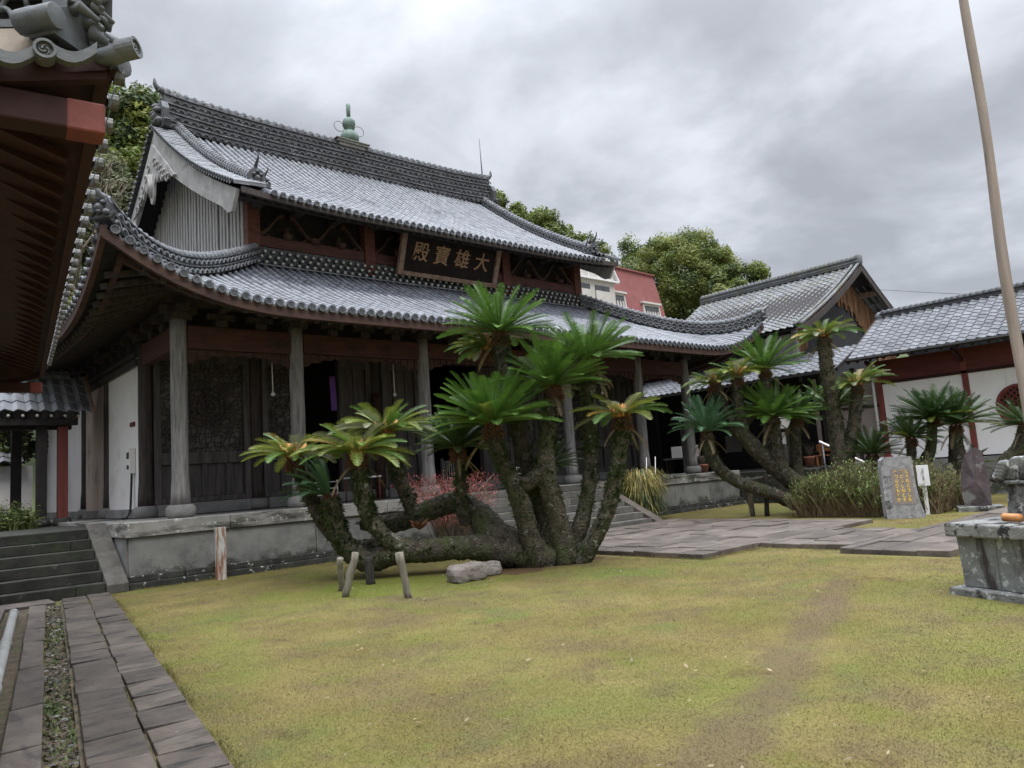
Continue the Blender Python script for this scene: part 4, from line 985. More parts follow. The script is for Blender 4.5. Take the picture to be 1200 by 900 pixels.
for i in range(0, 7): roundel(mb, Gf(.31 + .24 * i, 0) - dU * .05 + V(0, 0, -.03), -dU, .047)
mb.build('eave_tile', 'tile_near', gr)
# corner tile pointing outwards, hip ridge with ring openings, demon tile
dg = (-dU - dN) / math.sqrt(2)
mb = MB(); c0 = A0 + V(0, 0, ghz(0, 0, GL))
ce = dg * .9 - dN * .25; ce /= np.linalg.norm(ce)
pp = smoothpath([c0 - ce * .34 + V(0, 0, -.02), c0 - ce * .2 + V(0, 0, -.05), c0 - ce * .06 + V(0, 0, -.045), c0 + ce * .04 + V(0, 0, -.01)], 5)
mb.tube(pp, [.038 + .012 * i / 15 for i in range(len(pp))], 24, 0)
roundel(mb, pp[-1] + ce * .02, ce + V(0, 0, .15), .052)
mb.build('corner_tile', 'tile_near', gr)
mb = MB(); hp = [A0 - dg * q * 1.0 + V(0, 0, ghz(q * .7071, q * .7071 / GD, GL) + .05) for q in np.linspace(.30, 4.2, 16)]
mb.sweep(hp, [(-.05, 0), (.05, 0), (.05, .2), (-.05, .2)], 1)
mb.sweep(hp, [(-.15, .0), (.15, .0), (.15, .04), (-.15, .04)], 0); mb.sweep(hp, [(-.13, .2), (.13, .2), (.12, .225), (-.12, .225)], 0)
mb.sweep(hp, [(-.075, .226), (.075, .226), (.06, .26), (0, .28), (-.06, .26)], 0)
sdv = V(-dg[1], dg[0], 0)
for row in range(2):
    for k in range(22):
        c = hp[0] - dg * (.12 + .165 * k + (.082 if row else 0)); c = V(c[0], c[1], np.interp(np.linalg.norm((c - hp[0])[:2]), np.linspace(0, 3.8, 16), [p[2] for p in hp]) + .045 + .075 * row)
        for sg in (-1, 1):
            arc = np.linspace(0, math.pi, 9)
            mb.tube([c + sdv * sg * .105 - dg * .075 * math.cos(q) + V(0, 0, .078 * math.sin(q)) for q in arc], .014, 6, 0, True, None, .6)
mb.build('hip_ridge', ['tile_near', 'wood_black'], gr)
M['mortar'] = mat('tan_roof_mortar', (.2, .165, .13), (.3, .25, .2), 5, .95, .2, 20, [((.08, .06, .05), 5, .64, .05)])
mb = MB(); mb.sweep([p - V(0, 0, .16) for p in hp], [(-.2, 0), (.2, 0), (.15, .15), (-.15, .15)], 0); mb.build('ridge_mortar', 'mortar', gr)
# demon tile: shouldered plate, clustered boss, big round tile thrust upward
mb = MB(); c = hp[0] + V(0, 0, -.09) + dg * .05; r = sdv; u = V(0, 0, 1)
outl = [(-.2, 0), (-.25, .07), (-.2, .13), (-.13, .18), (-.125, .3), (-.09, .42), (-.06, .47), (.06, .47), (.09, .42), (.125, .3), (.13, .18), (.2, .13), (.25, .07), (.2, 0)]
mb.prism([c + r * x + u * z - dg * .07 for x, z in outl], dg * .14, 0)
rr_ = random.Random(5)
for k in range(11):
    x, z = rr_.uniform(-.09, .09), .08 + .026 * k; q = rr_.uniform(.025, .045)
    b = c + r * x + u * z + dg * .07; mb.tube([b, b + dg * .05 + r * rr_.uniform(-.05, .05), b + dg * .085 + r * rr_.uniform(-.08, .08) - u * .03], [q, q * .95, q * .4], 9, 0, True, None, .35)
for x in (-.1, .1): mb.box(0, 0, 0, 0, 0, 0) if False else mb.bar(c + r * x + u * .2 + dg * .08, c + r * x * .8 + u * .36 + dg * .1, .07, .05, 0)
mb.tube([c + r * -.22 + u * .07 - dg * .1, c + r * -.22 + u * .07 + dg * .1], .06, 12, 0); mb.tube([c + r * .22 + u * .07 - dg * .1, c + r * .22 + u * .07 + dg * .1], .06, 12, 0)
pp = smoothpath([c + u * .40 - dg * .12, c + u * .47 + dg * .06, c + u * .62 + dg * .2, c + u * .72 + dg * .28], 4)
mb.tube(pp, [.075, .075, .078, .08, .082, .084, .086, .09, .094, .098, .102, .106, .11], 16, 0)
mb.build('demon_tile', 'tile_near', gr, bevel=.008)
# weeds growing on the ridge
mb = MB()
for k in range(26):
    b = hp[1] + V(0, 0, .16) - dg * random.uniform(-.1, .12) + sdv * random.uniform(.08, .16); a = random.uniform(0, 6.28); L_ = random.uniform(.12, .25)
    t = b + V(math.cos(a) * .5, math.sin(a) * .5, 1) * L_; w = V(-math.sin(a), math.cos(a), 0) * .005
    mb.add([b - w, b + w, t], [(0, 1, 2)], 0)
mb.build('weed_tuft', 'reed_g', gr)
# timber under the roof
mb = MB()
mb.grid([[Gl(a, min(t, min(a, GL - a) / GD + .001)) - V(0, 0, .11) for t in np.linspace(.012, 1, 7)] for a in np.linspace(0, GL, 36)], 0)
mb.grid([[Gf(a, min(t, min(a, GW - a) / GD + .001)) - V(0, 0, .11) for t in np.linspace(.012, 1, 7)] for a in np.linspace(0, GW, 24)], 0)
mb.grid([[Gb(a, min(t, min(a, GW - a) / GD + .001)) - V(0, 0, .11) for t in np.linspace(.012, 1, 7)] for a in np.linspace(0, GW, 24)], 0)
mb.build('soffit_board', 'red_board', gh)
mb = MB()
for P, L in ((Gl, GL), (Gf, GW), (Gb, GW)):
    mb.sweep([P(a, .02) for a in np.linspace(.05, L - .05, 50)], [(-.03, -.16), (.03, -.16), (.03, -.05), (-.03, -.05)], 0)
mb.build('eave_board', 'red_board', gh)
mb = MB()
for a in np.arange(.5, GL - .3, .3):
    tm = min(.9, min(a, GL - a) / GD); mb.bar(Gl(a, .05) - V(0, 0, .15), Gl(a, tm) - V(0, 0, .15), .05, .05, 0)
for a in np.arange(.5, GW - .3, .3):
    tm = min(.9, min(a, GW - a) / GD); mb.bar(Gf(a, .05) - V(0, 0, .15), Gf(a, tm) - V(0, 0, .15), .05, .05, 0)
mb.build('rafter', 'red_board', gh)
for aa in (.12, GL - .3):
    p0 = A0 + dU * aa + dN * .06 + V(0, 0, 3.44); mb = MB(); mb.bar(p0 + dN * .02, p0 + dN * 5.5, .14, .15, 0)
    o = mb.build('purlin', 'red_board', gh, bevel=.012)
    mb = MB(); mb.bar(p0 - dN * .004, p0 + dN * .16, .146, .156, 0); mb.build('lit_end', 'red_paint', o, bevel=.012)  # light on the beam end put in as brighter red; shaded rest darker
mb = MB()
for k in range(1, 5): mb.bar(A0 + dU * .25 + dN * (.4 + .8 * k) + V(0, 0, 3.72 + .4 * k), A0 + dU * (GL - .3) + dN * (.4 + .8 * k) + V(0, 0, 3.72 + .4 * k), .14, .16, 0)
mb.build('roof_beam', 'red_board', gh)
for a in (1.2, 5.0, 8.8):
    for n_ in (2.2, 4.4):
        c = A0 + dU * a + dN * n_; mb = MB(); mb.box(c[0] - .14, c[0] + .14, c[1] - .14, c[1] + .14, 0, 4.4, 0); mb.build('post', 'red_post', gh, bevel=.015)

# ================================================================ SMALL TILED GATE (left, above the mossy steps)
sg = thing('small_gate', 'small tiled gate on red and black posts above the mossy steps', 'gate', (2.8, 22, 1.12))
gx0, gx1, gyc = -.6, 4.42, 22.6
mb = MB()
for s in (-1, 1):
    P = lambda a, q, s=s: V(gx0 + a if s < 0 else gx1 - a, gyc + s * (1.05 - q * .82), 3.98 + q * .78)
    wave_tiles(mb, P, gx1 - gx0, 1.28, .27, .26, .03, .028, 0, (0, s * .55, .83))
sgr = mb.build('roof', ['tile'], sg)
mb = MB(); ridge_stack(mb, [(gx0, gyc, 4.93), (gx1 - .35, gyc, 4.93)], .22, .16, 1, 0, 1); mb.build('ridge', ['ridge', 'tile'], sgr)
mb = MB()
for s in (-1, 1): mb.bar((gx1 + .02, gyc + s * 1.08, 3.96), (gx1 + .02, gyc, 4.99), .07, .12, 0)
mb.build('verge_board', 'plaque_frame', sgr)
mb = MB()
for x in np.arange(gx0 + .2, gx1 - .1, .3):
    for s in (-1, 1): mb.bar((x, gyc + s * 1.0, 3.86), (x, gyc, 4.7), .06, .08, 0)
mb.build('rafter', 'wood_dark', sgr)
mb = MB()
for x in np.arange(gx0 + .2, gx1 - .1, .3): mb.tube([(x, gyc - 1.055, 3.85), (x, gyc - 1.02, 3.87)], .035, 7, 0)
mb.build('rafter_end', 'plaster', sgr)
mb = MB(); mb.box(gx0, gx1 - .3, gyc - .12, gyc + .12, 3.6, 3.84, 0); mb.box(gx0, gx1 - .3, gyc - .9, gyc - .75, 3.64, 3.8, 0); mb.build('lintel', 'wood_black', sg, bevel=.01)
for x, y, m in ((3.82, 22.0, 'red_post'), (3.36, 22.0, 'wood_black'), (2.98, 23.2, 'wood_black'), (-.3, 22.0, 'wood_black')):
    mb = MB(); mb.box(x - .11, x + .11, y - .11, y + .11, 1.3, 3.62, 0); o = mb.build('post', m, sg, bevel=.01)
    mb = MB(); mb.lathe((x, y, 1.1), [(.2, 0), (.22, .1), (.17, .21)], 10); mb.build('post_base', 'stone_low', o)
mb = MB(); mb.box(2.45, 2.52, 22.9, 26.5, 1.3, 3.2, 0); o = mb.build('board_wall', 'wood_dark', sg)
gw = thing('garden_wall', 'low white garden wall with its own little tile coping seen through the small gate', 'wall', (2, 27, 1.1))
mb = MB(); mb.box(-6, 3.9, 27, 27.2, 1.1, 2.9, 0); mb.build('wall', 'white_wall', gw)
mb = MB()
for s in (-1, 1): wave_tiles(mb, (lambda a, q, s=s: V(-6 + a if s < 0 else 3.6 - a, 27.1 + s * (.55 - q * .9), 3.0 + q * .5)), 9.6, .62, .27, .3, .03, .03, 0, (0, s * .5, .85))
mb.build('coping', 'tile_moss', gw)
# roof of a neighbouring building further left
nb_ = thing('tiled_house', 'dark house roof half hidden behind the gatehouse eaves at far left', 'house', (0, 32, 1.1))
mb = MB()
for s in (-1, 1): wave_tiles(mb, (lambda a, q, s=s: V(-8 + a if s < 0 else 4.1 - a, 33 + s * (3 - q * .85), 5.6 + q * .55)), 12.1, 3.5, .29, .3, .03, .03, 0, (0, s * .5, .85))
mb.build('roof', 'tile_moss', nb_); mb = MB(); mb.box(-8, 2.9, 30.6, 35.4, 1.1, 5.7, 0); mb.build('wall', 'wood_dark', nb_)
mb = MB()
for k in range(9): mb.tube([(4.12, 30.0 + .33 * k, 5.6 + .21 * k), (4.2, 30.0 + .33 * k, 5.6 + .21 * k)], .09, 8)
mb.build('verge_tile', 'plaster', nb_)

# ================================================================ WHITE CORRIDOR (right)
co = thing('corridor', 'long white walled corridor with crimson frieze and plain grey tiled roof', 'corridor', (27, 4, 1.15))
Y1, Y0 = 11.75, -9.0
mb = MB()
def Pc(a, q): return V(25.95 + q * .866, Y1 - a, 4.79 + q * .5)
wave_tiles(mb, Pc, Y1 - Y0, 3.52, .285, .27, .026, .02, 0, (-.5, 0, .87))
wave_tiles(mb, (lambda a, q: V(32.05 - q * .866, Y0 + a, 4.79 + q * .5)), Y1 - Y0, 3.52, .285, .6, .034, .03, 0, (.5, 0, .87))
cr_ = mb.build('roof', 'tile_wave', co)
mb = MB(); ridge_stack(mb, [(29, Y1 - .1, 6.5), (29, Y0, 6.5)], .26, .2, 1, 0, 1)
mb.lathe((29, Y1 - .05, 6.42), [(.16, 0), (.19, .1), (.16, .25), (.06, .33)], 10, 1)
mb.build('ridge', ['ridge', 'tile_dark'], cr_)
mb = MB(); mb.bar((25.93, Y1, 4.72), (25.93, Y0, 4.72), .05, .1, 0); mb.bar((25.98, Y1 + .02, 4.7), (29, Y1 + .02, 6.46), .06, .2, 0); mb.build('eave_board', 'wood_dark', cr_)
mb = MB(); mb.add([(25.98, Y1 - .05, 4.70), (25.98, Y0, 4.70), (29, Y0, 6.44), (29, Y1 - .05, 6.44)], [(0, 1, 2, 3)], 0)
for a in np.arange(.3, Y1 - Y0, .45): mb.bar((26.0, Y1 - a, 4.66), (27.3, Y1 - a, 5.41), .07, .09, 0)
mb.build('soffit', 'wood_black', cr_)
mb = MB(); mb.bar((25.86, Y1, 4.76), (25.86, Y0, 4.7), .11, .07, 0); mb.build('gutter', 'iron', cr_)
ys_ = [11.2, 8.48, 5.74, 3.0, .2, -2.6, -5.4, -8.2]
for y in ys_:
    mb = MB(); mb.box(26.93, 27.1, y - .085, y + .085, 1.35, 4.7, 0); o = mb.build('post', 'red_paint', co, bevel=.012)
    mb = MB(); mb.lathe((27, y, 1.14), [(.17, 0), (.21, .06), (.2, .14), (.13, .22)], 10); mb.build('post_base', 'red_paint', o)
    mb = MB(); mb.bar((26.9, y, 4.3), (26.1, y, 4.62), .09, .12); mb.build('eave_strut', 'red_board', o)
for y1, y0 in zip(ys_[:-1], ys_[1:]):
    mb = MB(); mb.box(27.0, 27.06, y0 + .09, y1 - .09, 1.2, 3.85, 0); mb.build('wall', 'wall_right', co)
mb = MB(); mb.box(26.96, 27.08, Y0, 11.11, 3.86, 4.68, 0); mb.build('frieze', 'red_frieze', co)
mb = MB(); mb.box(26.93, 26.955, Y0, 11.11, 3.86, 3.95, 0); mb.box(27.09, 30.9, Y0, 11.1, 1.16, 4.7, 0); mb.build('inner_wall', 'red_board', co)
mb = MB(); mb.tube([(26.99, 11.42, 1.2), (26.99, 11.42, 4.75)], .05, 8); mb.build('downpipe', 'white_wall', co)
for yc in (7.08, 1.6):
    mb = MB(); an = np.linspace(0, 2 * math.pi, 33)
    mb.tube([(26.98, yc + .6 * math.cos(q), 2.68 + .6 * math.sin(q)) for q in an], .055, 6, 0, False)
    for k in range(-4, 5):
        h = .13 * k; w_ = math.sqrt(max(0, .6 ** 2 - h * h))
        if w_ > .08:
            d1, d2 = V(0, 1, 1) / math.sqrt(2), V(0, 1, -1) / math.sqrt(2)
            for a, b in ((d1, d2), (d2, d1)): mb.bar(V(26.97, yc, 2.68) + b * h - a * w_, V(26.97, yc, 2.68) + b * h + a * w_, .035, .045, 0, (1, 0, 0))
    o = mb.build('round_window', 'red_post', co)
    mb = MB(); mb.add([(26.995, yc + .58 * math.cos(q), 2.68 + .58 * math.sin(q)) for q in an[:-1]], [tuple(range(32))], 0); mb.build('window_back', 'red_board', o)
# back building with bark gable
bb = thing('wooden_house', 'timber house behind the corridor with steep tiled gable clad in brown bark', 'house', (31.9, 17, 1.15))
XE, XR, ZE_, ZR = 26.2, 31.9, 6.38, 9.5
YG, YN = 13.35, 21.4
D_ = math.hypot(XR - XE, ZR - ZE_); kx, kz = (XR - XE) / D_, (ZR - ZE_) / D_
mb = MB()
conc = lambda q: -.16 * math.sin(math.pi * q / D_)
wave_tiles(mb, (lambda a, q: V(XE + q * kx, YN - a, ZE_ + q * kz + conc(q))), YN - YG - .35, D_, .29, .29, .028, .024, 0, (-kz, 0, kx))
wave_tiles(mb, (lambda a, q: V(2 * XR - XE - q * kx, YG + a, ZE_ + q * kz + conc(q))), YN - YG, D_, .29, .6, .034, .032, 0, (kz, 0, kx))
br = mb.build('roof', 'tile_moss', bb)
mb = MB()
for off, w_ in ((.08, .2), (.32, .16)):
    for s in (-1, 1):
        pp = [V(XR + s * (XE - XR) * (1 - q), YG + off, ZE_ + (ZR - ZE_) * q + conc(q * D_) + .02) for q in np.linspace(0, 1, 20)]
        mb.tube([p + V(0, 0, .05) for p in pp], .065, 8, 0)
mb.build('verge_tile', 'tile_moss', br)
mb = MB(); ridge_stack(mb, [(XR, YG + .05, ZR - .02), (XR, YN, ZR - .02)], .34, .3, 2, 0, 0); mb.lathe((XR, YG + .1, ZR - .05), [(.13, 0), (.17, .15), (.17, .38), (.12, .47), (.04, .5)], 12)
mb.build('ridge', 'tile_moss', br)
mb = MB()
for s in (-1, 1):
    for q in range(12):
        a, b = q / 12, (q + 1) / 12
        pa, pb = [V(XR + s * (XE - XR) * (1 - v), YG + .0, ZE_ + (ZR - ZE_) * v + conc(v * D_) - .06) for v in (a, b)]
        mb.prism([pa, pb, pb - V(0, 0, .26), pa - V(0, 0, .26)], V(0, .06, 0), 0)
mb.build('barge_board', 'wood_dark', bb)
mb = MB()
mb.add([(XE, YG + .07, ZE_ - .1), (XE, YN, ZE_ - .1), (XR, YN, ZR - .12), (XR, YG + .07, ZR - .12)], [(0, 1, 2, 3)], 0); mb.add([(2 * XR - XE, YG + .07, ZE_ - .1), (2 * XR - XE, YN, ZE_ - .1), (XR, YN, ZR - .12), (XR, YG + .07, ZR - .12)], [(0, 1, 2, 3)], 0)
mb.build('soffit', 'wood_black', bb)
for x, z in ((33.3, 8.4), (34.9, 7.5)): mb = MB(); mb.bar((x, YG + .1, z), (x, YG + 1.0, z), .16, .2, 0); mb.build('purlin_end', 'plaque_frame', bb)
M['bark_clad'] = mat('orange_brown_bark_cladding', (.10, .052, .028), (.30, .15, .07), 2.2, .9, .8, 10, [((.035, .025, .02), 2.0, .56, .08, (5, 5, .5)), ((.3, .2, .12), 4, .62, .1, (6, 6, .4))], stretch=(5, 5, .45), tint=.35)
mb = MB(); x = 27.3
while x < 36.4:
    w_ = random.uniform(.07, .13); zt = ZR - abs(x - XR) * kz / kx - .3; rag = 7.95 - .75 * ((x - 31.1) / 1.9) ** 2 + random.uniform(-.22, .22)
    rag = min(rag, zt - .1)
    if zt > 5.4: mb.box(x, x + w_ * .95, YG + .85 + random.uniform(0, .02), YG + .9, max(5.4, rag), zt, 0)
    x += w_
mb.build('bark_gable', 'bark_clad', bb)
M['soot'] = mat('blackened_board', (.016, .016, .017), (.045, .045, .048), 3, .85, .3, 20, stretch=WZ)
mb = MB(); mb.prism([V(27.25, YG + .93, 4.4), V(36.5, YG + .93, 4.4), V(36.5, YG + .93, ZR - 4.6 * kz / kx - .35), V(XR, YG + .93, ZR - .35), V(27.25, YG + .93, ZR - 4.65 * kz / kx - .35)], V(0, .08, 0), 0); mb.build('gable_wall', 'soot', bb)
mb = MB(); z = 4.9
while z < 6.45: mb.box(27.18, 27.24, YG + .9, YN, z, z + .2, 0); mb.box(27.15, 27.181, YG + .9, YN, z + .16, z + .2, 0); z += .2
mb.build('weatherboard', 'soot', bb)
mb = MB(); z = 4.9
while z < 6.3: mb.box(27.12, 27.15, YG + .9, YG + 2.3, z, z + .19, 0); z += .2
mb.box(27.1, 27.26, YG + .78, YG + .95, 4.8, 6.4, 0); mb.build('grey_board', 'wood_grey', bb)
mb = MB()
wave_tiles(mb, (lambda a, q: V(25.15 + q * .88, 21.4 - a, 4.48 + q * .40)), 9.6, 2.4, .285, .27, .026, .02, 0, (-.4, 0, .9))
sk = mb.build('skirt_roof', 'tile_wave', bb)
mb = MB(); mb.bar((25.13, 21.4, 4.42), (25.13, 11.8, 4.42), .05, .1, 0); mb.add([(25.2, 21.4, 4.4), (25.2, 11.8, 4.4), (27.2, 11.8, 5.3), (27.2, 21.4, 5.3)], [(0, 1, 2, 3)], 0)
mb.bar((25.14, 11.78, 4.43), (27.25, 11.78, 5.39), .05, .14, 0); mb.build('eave_board', 'wood_black', sk)
mb = MB()
mb.box(27.2, 27.26, 11.3, 13.35, 1.75, 3.1, 0); mb.box(27.2, 27.26, 11.3, 13.35, 1.2, 1.66, 0); mb.box(27.2, 27.26, 11.3, 13.35, 3.2, 4.4, 0); mb.build('plaster_wall', 'pink_wall', bb)
mb = MB(); mb.box(27.15, 27.28, 11.3, 13.35, 1.66, 1.75, 0); mb.box(27.15, 27.28, 11.3, 13.35, 3.1, 3.2, 0)
for y in (13.42, 12.2, 11.3): mb.box(27.14, 27.29, y - .06, y + .06, 1.15, 4.6, 0)
mb.build('wall_post', 'wood_dark', bb)
mb = MB(); mb.box(27.1, 27.18, 13.6, 13.72, 1.2, 4.4, 0); mb.build('downpipe', 'pink_wall', bb)
mb = MB(); mb.box(27.5, 27.6, 13.5, 21.4, 1.15, 5.5, 0); mb.box(22.47, 27.75, 21.45, 21.55, 1.15, 6.3, 0); mb.build('inner_wall', 'wood_black', bb)  # cross box is a near-black sheet added to stand in for passage shade
for y0, y1, z0, z1 in ((15.0, 16.1, 1.2, 3.1), (17.2, 17.9, 1.9, 2.6)): mb = MB(); mb.box(27.35, 27.42, y0, y1, z0, z1, 0); mb.build('paper_screen', 'paper', bb)

# ================================================================ RED HOUSE ON THE HILLSIDE
rh = thing('red_house', 'far red house with white windows and a white gable on the hillside', 'house', (54, 45, 14))
def rhp(x, z): return V(x, 45 + (z - 15) * .12, z)
mb = MB(); mb.prism([rhp(47.2, 13), rhp(61.4, 13), rhp(59.9, 20.55), rhp(47.2, 20.9)], V(0, 7, 0), 0); mb.build('wall', 'red_house', rh)
mb = MB(); mb.bar(rhp(47.2, 20.93) + V(0, -.05, 0), rhp(60.0, 20.58) + V(0, -.05, 0), .3, .12, 0); mb.build('roof_edge', 'red_house', rh)
M['cream'] = mat('off_white_paint', (.5, .47, .44), (.58, .55, .52), 1, .8)
for xa, xb_, za, zb in ((52.2, 54.6, 16.0, 17.9), (57.3, 59.7, 15.4, 17.25)):
    mb = MB()
    pts = [(xa, za), (xb_, za), (xb_, zb), (xa, zb)]
    for i in range(4):
        a, b = pts[i], pts[(i + 1) % 4]; mb.bar(rhp(*a) + V(0, -.08, 0), rhp(*b) + V(0, -.08, 0), .16, .2, 0, (0, 1, 0))
    mb.bar(rhp(xa - .25, zb + .22) + V(0, -.15, 0), rhp(xb_ + .25, zb + .2) + V(0, -.15, 0), .4, .2, 0)
    o = mb.build('window', 'cream', rh)
    mb = MB(); mb.prism([rhp(xa, za) + V(0, -.03, 0), rhp(xb_, za) + V(0, -.03, 0), rhp(xb_, zb) + V(0, -.03, 0), rhp(xa, zb) + V(0, -.03, 0)], V(0, .1, 0), 0); mb.build('blind', 'cream', o)
    mb = MB(); mb.prism([rhp(xa, zb - .5) + V(0, -.1, 0), rhp(xb_, zb - .5) + V(0, -.1, 0), rhp(xb_, zb - .1) + V(0, -.1, 0), rhp(xa, zb - .1) + V(0, -.1, 0)], V(0, .04, 0), 0)
    for k in range(1, 6): x = xa + (xb_ - xa) * k / 6; mb.bar(rhp(x, za) + V(0, -.08, 0), rhp(x, zb - .5) + V(0, -.08, 0), .05, .05, 0)
    mb.build('pane', 'glass', o)
mb = MB(); mb.box(46, 51.9, 44.0, 48, 13, 18.55, 0); mb.prism([V(45.6, 43.9, 18.55), V(52.2, 43.9, 18.55), V(50.9, 43.9, 20.4), V(47.5, 43.9, 21.0)], V(0, 5, 0), 0); mb.build('white_wing', 'cream', rh)
mb = MB(); mb.bar((45.4, 43.8, 18.5), (52.3, 43.8, 18.5), .3, .14, 0); mb.bar((52.3, 43.8, 18.5), (50.9, 43.8, 20.7), .3, .14, 0)
for x in (48.3, 49.6, 50.7): mb.box(x, x + .08, 43.84, 43.9, 18.6, 20.2, 0)
mb.build('trim', 'white_paint', rh)
for x in (46.6, 49.2):
    mb = MB(); mb.box(x, x + 1.9, 43.93, 43.99, 16.0, 18.0, 0); mb.build('pane', 'glass', rh)
    mb = MB(); mb.box(x, x + 1.9, 43.88, 43.929, 16.0, 17.5, 0); mb.build('blind', 'cream', rh)
# small white house gable peeping above the hall roof
wh = thing('white_house', 'tiny white gabled house peeping above the right end of the hall ridge', 'house', (64.3, 58, 26))
mb = MB(); mb.prism([V(63.0, 58, 24), V(65.4, 58, 24), V(65.4, 58, 27.3), V(64.2, 58, 28.4), V(63.0, 58, 27.3)], V(0, 3, 0), 0); mb.build('wall', 'cream', wh)
mb = MB(); mb.bar((62.7, 58, 27.1), (64.2, 58, 28.6), 1, .16, 0, (0, 0, 1)); mb.bar((65.7, 58, 27.1), (64.2, 58, 28.6), 1, .16); mb.build('roof', 'tile_moss', wh)

# ================================================================ TREES ON THE HILL
def tree(label, base, top, rx, ry, n=70, leaves=110, ls=.28, mats=('tl_d', 'tl_m', 'tl_y'), wts=(.35, .4, .25), seed=1, trunk=.35, cl=1.0, name='broadleaf_tree', group='trees on the wooded hillside'):
    rr = random.Random(seed); bx, by, bz = base; H = top - bz
    t = thing(name, label, 'tree', base, group)
    cz = bz + H * .6; rz = H * .42
    cen = []
    for i in range(n):
        # clumps spread through the crown volume, denser near its surface
        while True:
            p = V(rr.uniform(-1, 1), rr.uniform(-1, 1), rr.uniform(-1, 1)); q = np.linalg.norm(p)
            if .35 < q < 1: break
        p = p / q * (q ** .45)
        k = 1 + .16 * math.sin(3.1 * p[0] + seed) * math.cos(2.7 * p[2] + seed * 2)
        cen.append((V(bx + p[0] * rx * k, by + p[1] * ry * k, cz + p[2] * rz * (k if p[2] > 0 else .9)), rr.uniform(.55, 1.15) * rx * .2 * cl, p))
    lv = MB()
    for c, r, p in cen:
        w = list(wts)
        mi = rr.choices(range(len(mats)), w)[0]; tb = rr.uniform(.25, .75)
        nl = int(leaves * (r / (rx * .17)) ** 1.2)
        for k in range(nl):
            d = V(rr.gauss(0, 1), rr.gauss(0, 1), rr.gauss(0, .75)); d /= np.linalg.norm(d) + 1e-6
            q = c + d * r * rr.random() ** .4; s = ls * rr.uniform(.6, 1.3)
            a = V(rr.gauss(0, 1), rr.gauss(0, 1), rr.gauss(0, .6)); a /= np.linalg.norm(a); b = np.cross(a, d + V(0, 0, .4)); b /= np.linalg.norm(b) + 1e-6
            lv.add([q - a * s, q + b * s * .45, q + a * s, q - b * s * .45], [(0, 1, 2, 3)], mi if rr.random() < .8 else rr.randrange(len(mats)), min(1, max(0, tb + rr.uniform(-.25, .25))))
    lv.build('crown', list(mats), t)
    tk = MB(); fork = V(bx + rr.uniform(-.3, .3), by, bz + H * .3)
    tk.tube(smoothpath([(bx, by, bz - .6), (bx + .1, by, bz + H * .15), fork], 4), [trunk * (1.3 - .08 * i) for i in range(9)], 9, 0)
    for c, r, p in cen[::max(1, n // 12)]:
        mid = (fork + c) / 2 + V(0, 0, rr.uniform(-.3, .5)) ; tk.tube(smoothpath([fork - V(0, 0, .3), mid, c], 4), [trunk * .5 * (1 - .1 * i) for i in range(9)], 6, 0)
    tk.build('trunk', 'bark_tree', t)
    return t
tree('great rounded yellow green tree behind the red house, nearest the corridor roof', (75.5, 52.5, 10), 29.6, 8.8, 6, 310, 510, 0.16, seed=3, cl=.8, wts=(.16, .42, .42))
tree('lower bushy tree filling in right of the red house wall', (71.5, 43.0, 9), 22.0, 5.2, 4, 121, 255, 0.21, seed=4, wts=(.45, .4, .15))
tree('thin lacy tree standing up behind the rounded yellow green one', (80, 62, 16), 32.2, 7.0, 4, 108, 153, 0.21, seed=5, cl=1.0, wts=(.4, .5, .1))
tree('dark tree rising just right of the hall ridge end', (63.5, 65.5, 17), 34.3, 6.0, 5, 175, 272, 0.24, seed=6, wts=(.4, .42, .18))
tree('spreading tree with gaps of sky beside the tiny white house', (70.5, 64, 17), 30.4, 5.6, 4, 108, 204, 0.22, seed=8, cl=1.05, wts=(.45, .45, .1))
tree('round tree touching the far slope of the upper roof', (57.5, 67, 16), 35.6, 5.6, 5, 148, 255, 0.24, seed=9, wts=(.35, .45, .2))
tree('dull green shaded tree under the power lines by the red house', (72.0, 53.5, 10), 20.0, 6.0, 4, 94, 255, 0.21, seed=10, wts=(.7, .3, 0))
tree('bright green tree at the top of the slope left of the hall ridge', (16.2, 62, 22), 34.0, 6.4, 5, 202, 289, 0.24, seed=11, wts=(.3, .5, .2))
tree('yellowish tree lower down the slope beside the barge board', (14.6, 60, 17), 29.2, 6.2, 5, 175, 289, 0.24, seed=12, wts=(.25, .5, .25))
tree('grey green half bare tree behind the gatehouse eave ends', (13.0, 56, 12), 25.0, 6.2, 5, 148, 255, 0.20, ('tl_g', 'tl_d', 'tl_g'), (.7, .15, .15), 13)
tree('dark green tree between the two lines of eave tiles', (11.0, 58, 9), 20.0, 4.4, 4, 81, 187, 0.21, seed=14, wts=(.35, .45, .2))
tree('small bright tree low between the two eaves', (9.0, 52, 5), 14.5, 4.0, 4, 67, 187, 0.21, seed=15, wts=(.1, .45, .45))
tree('pale garden tree seen through the opening of the small gate', (3.2, 31.5, 1.1), 7.0, 2.2, 2, 54, 187, 0.10, ('tl_g', 'tl_m', 'tl_g'), (.6, .2, .2), 16, .14)
tree('olive tree crowning the slope far left of the hall', (12.4, 70, 22), 36.0, 5.4, 5, 108, 187, 0.26, seed=17, wts=(.2, .5, .3))
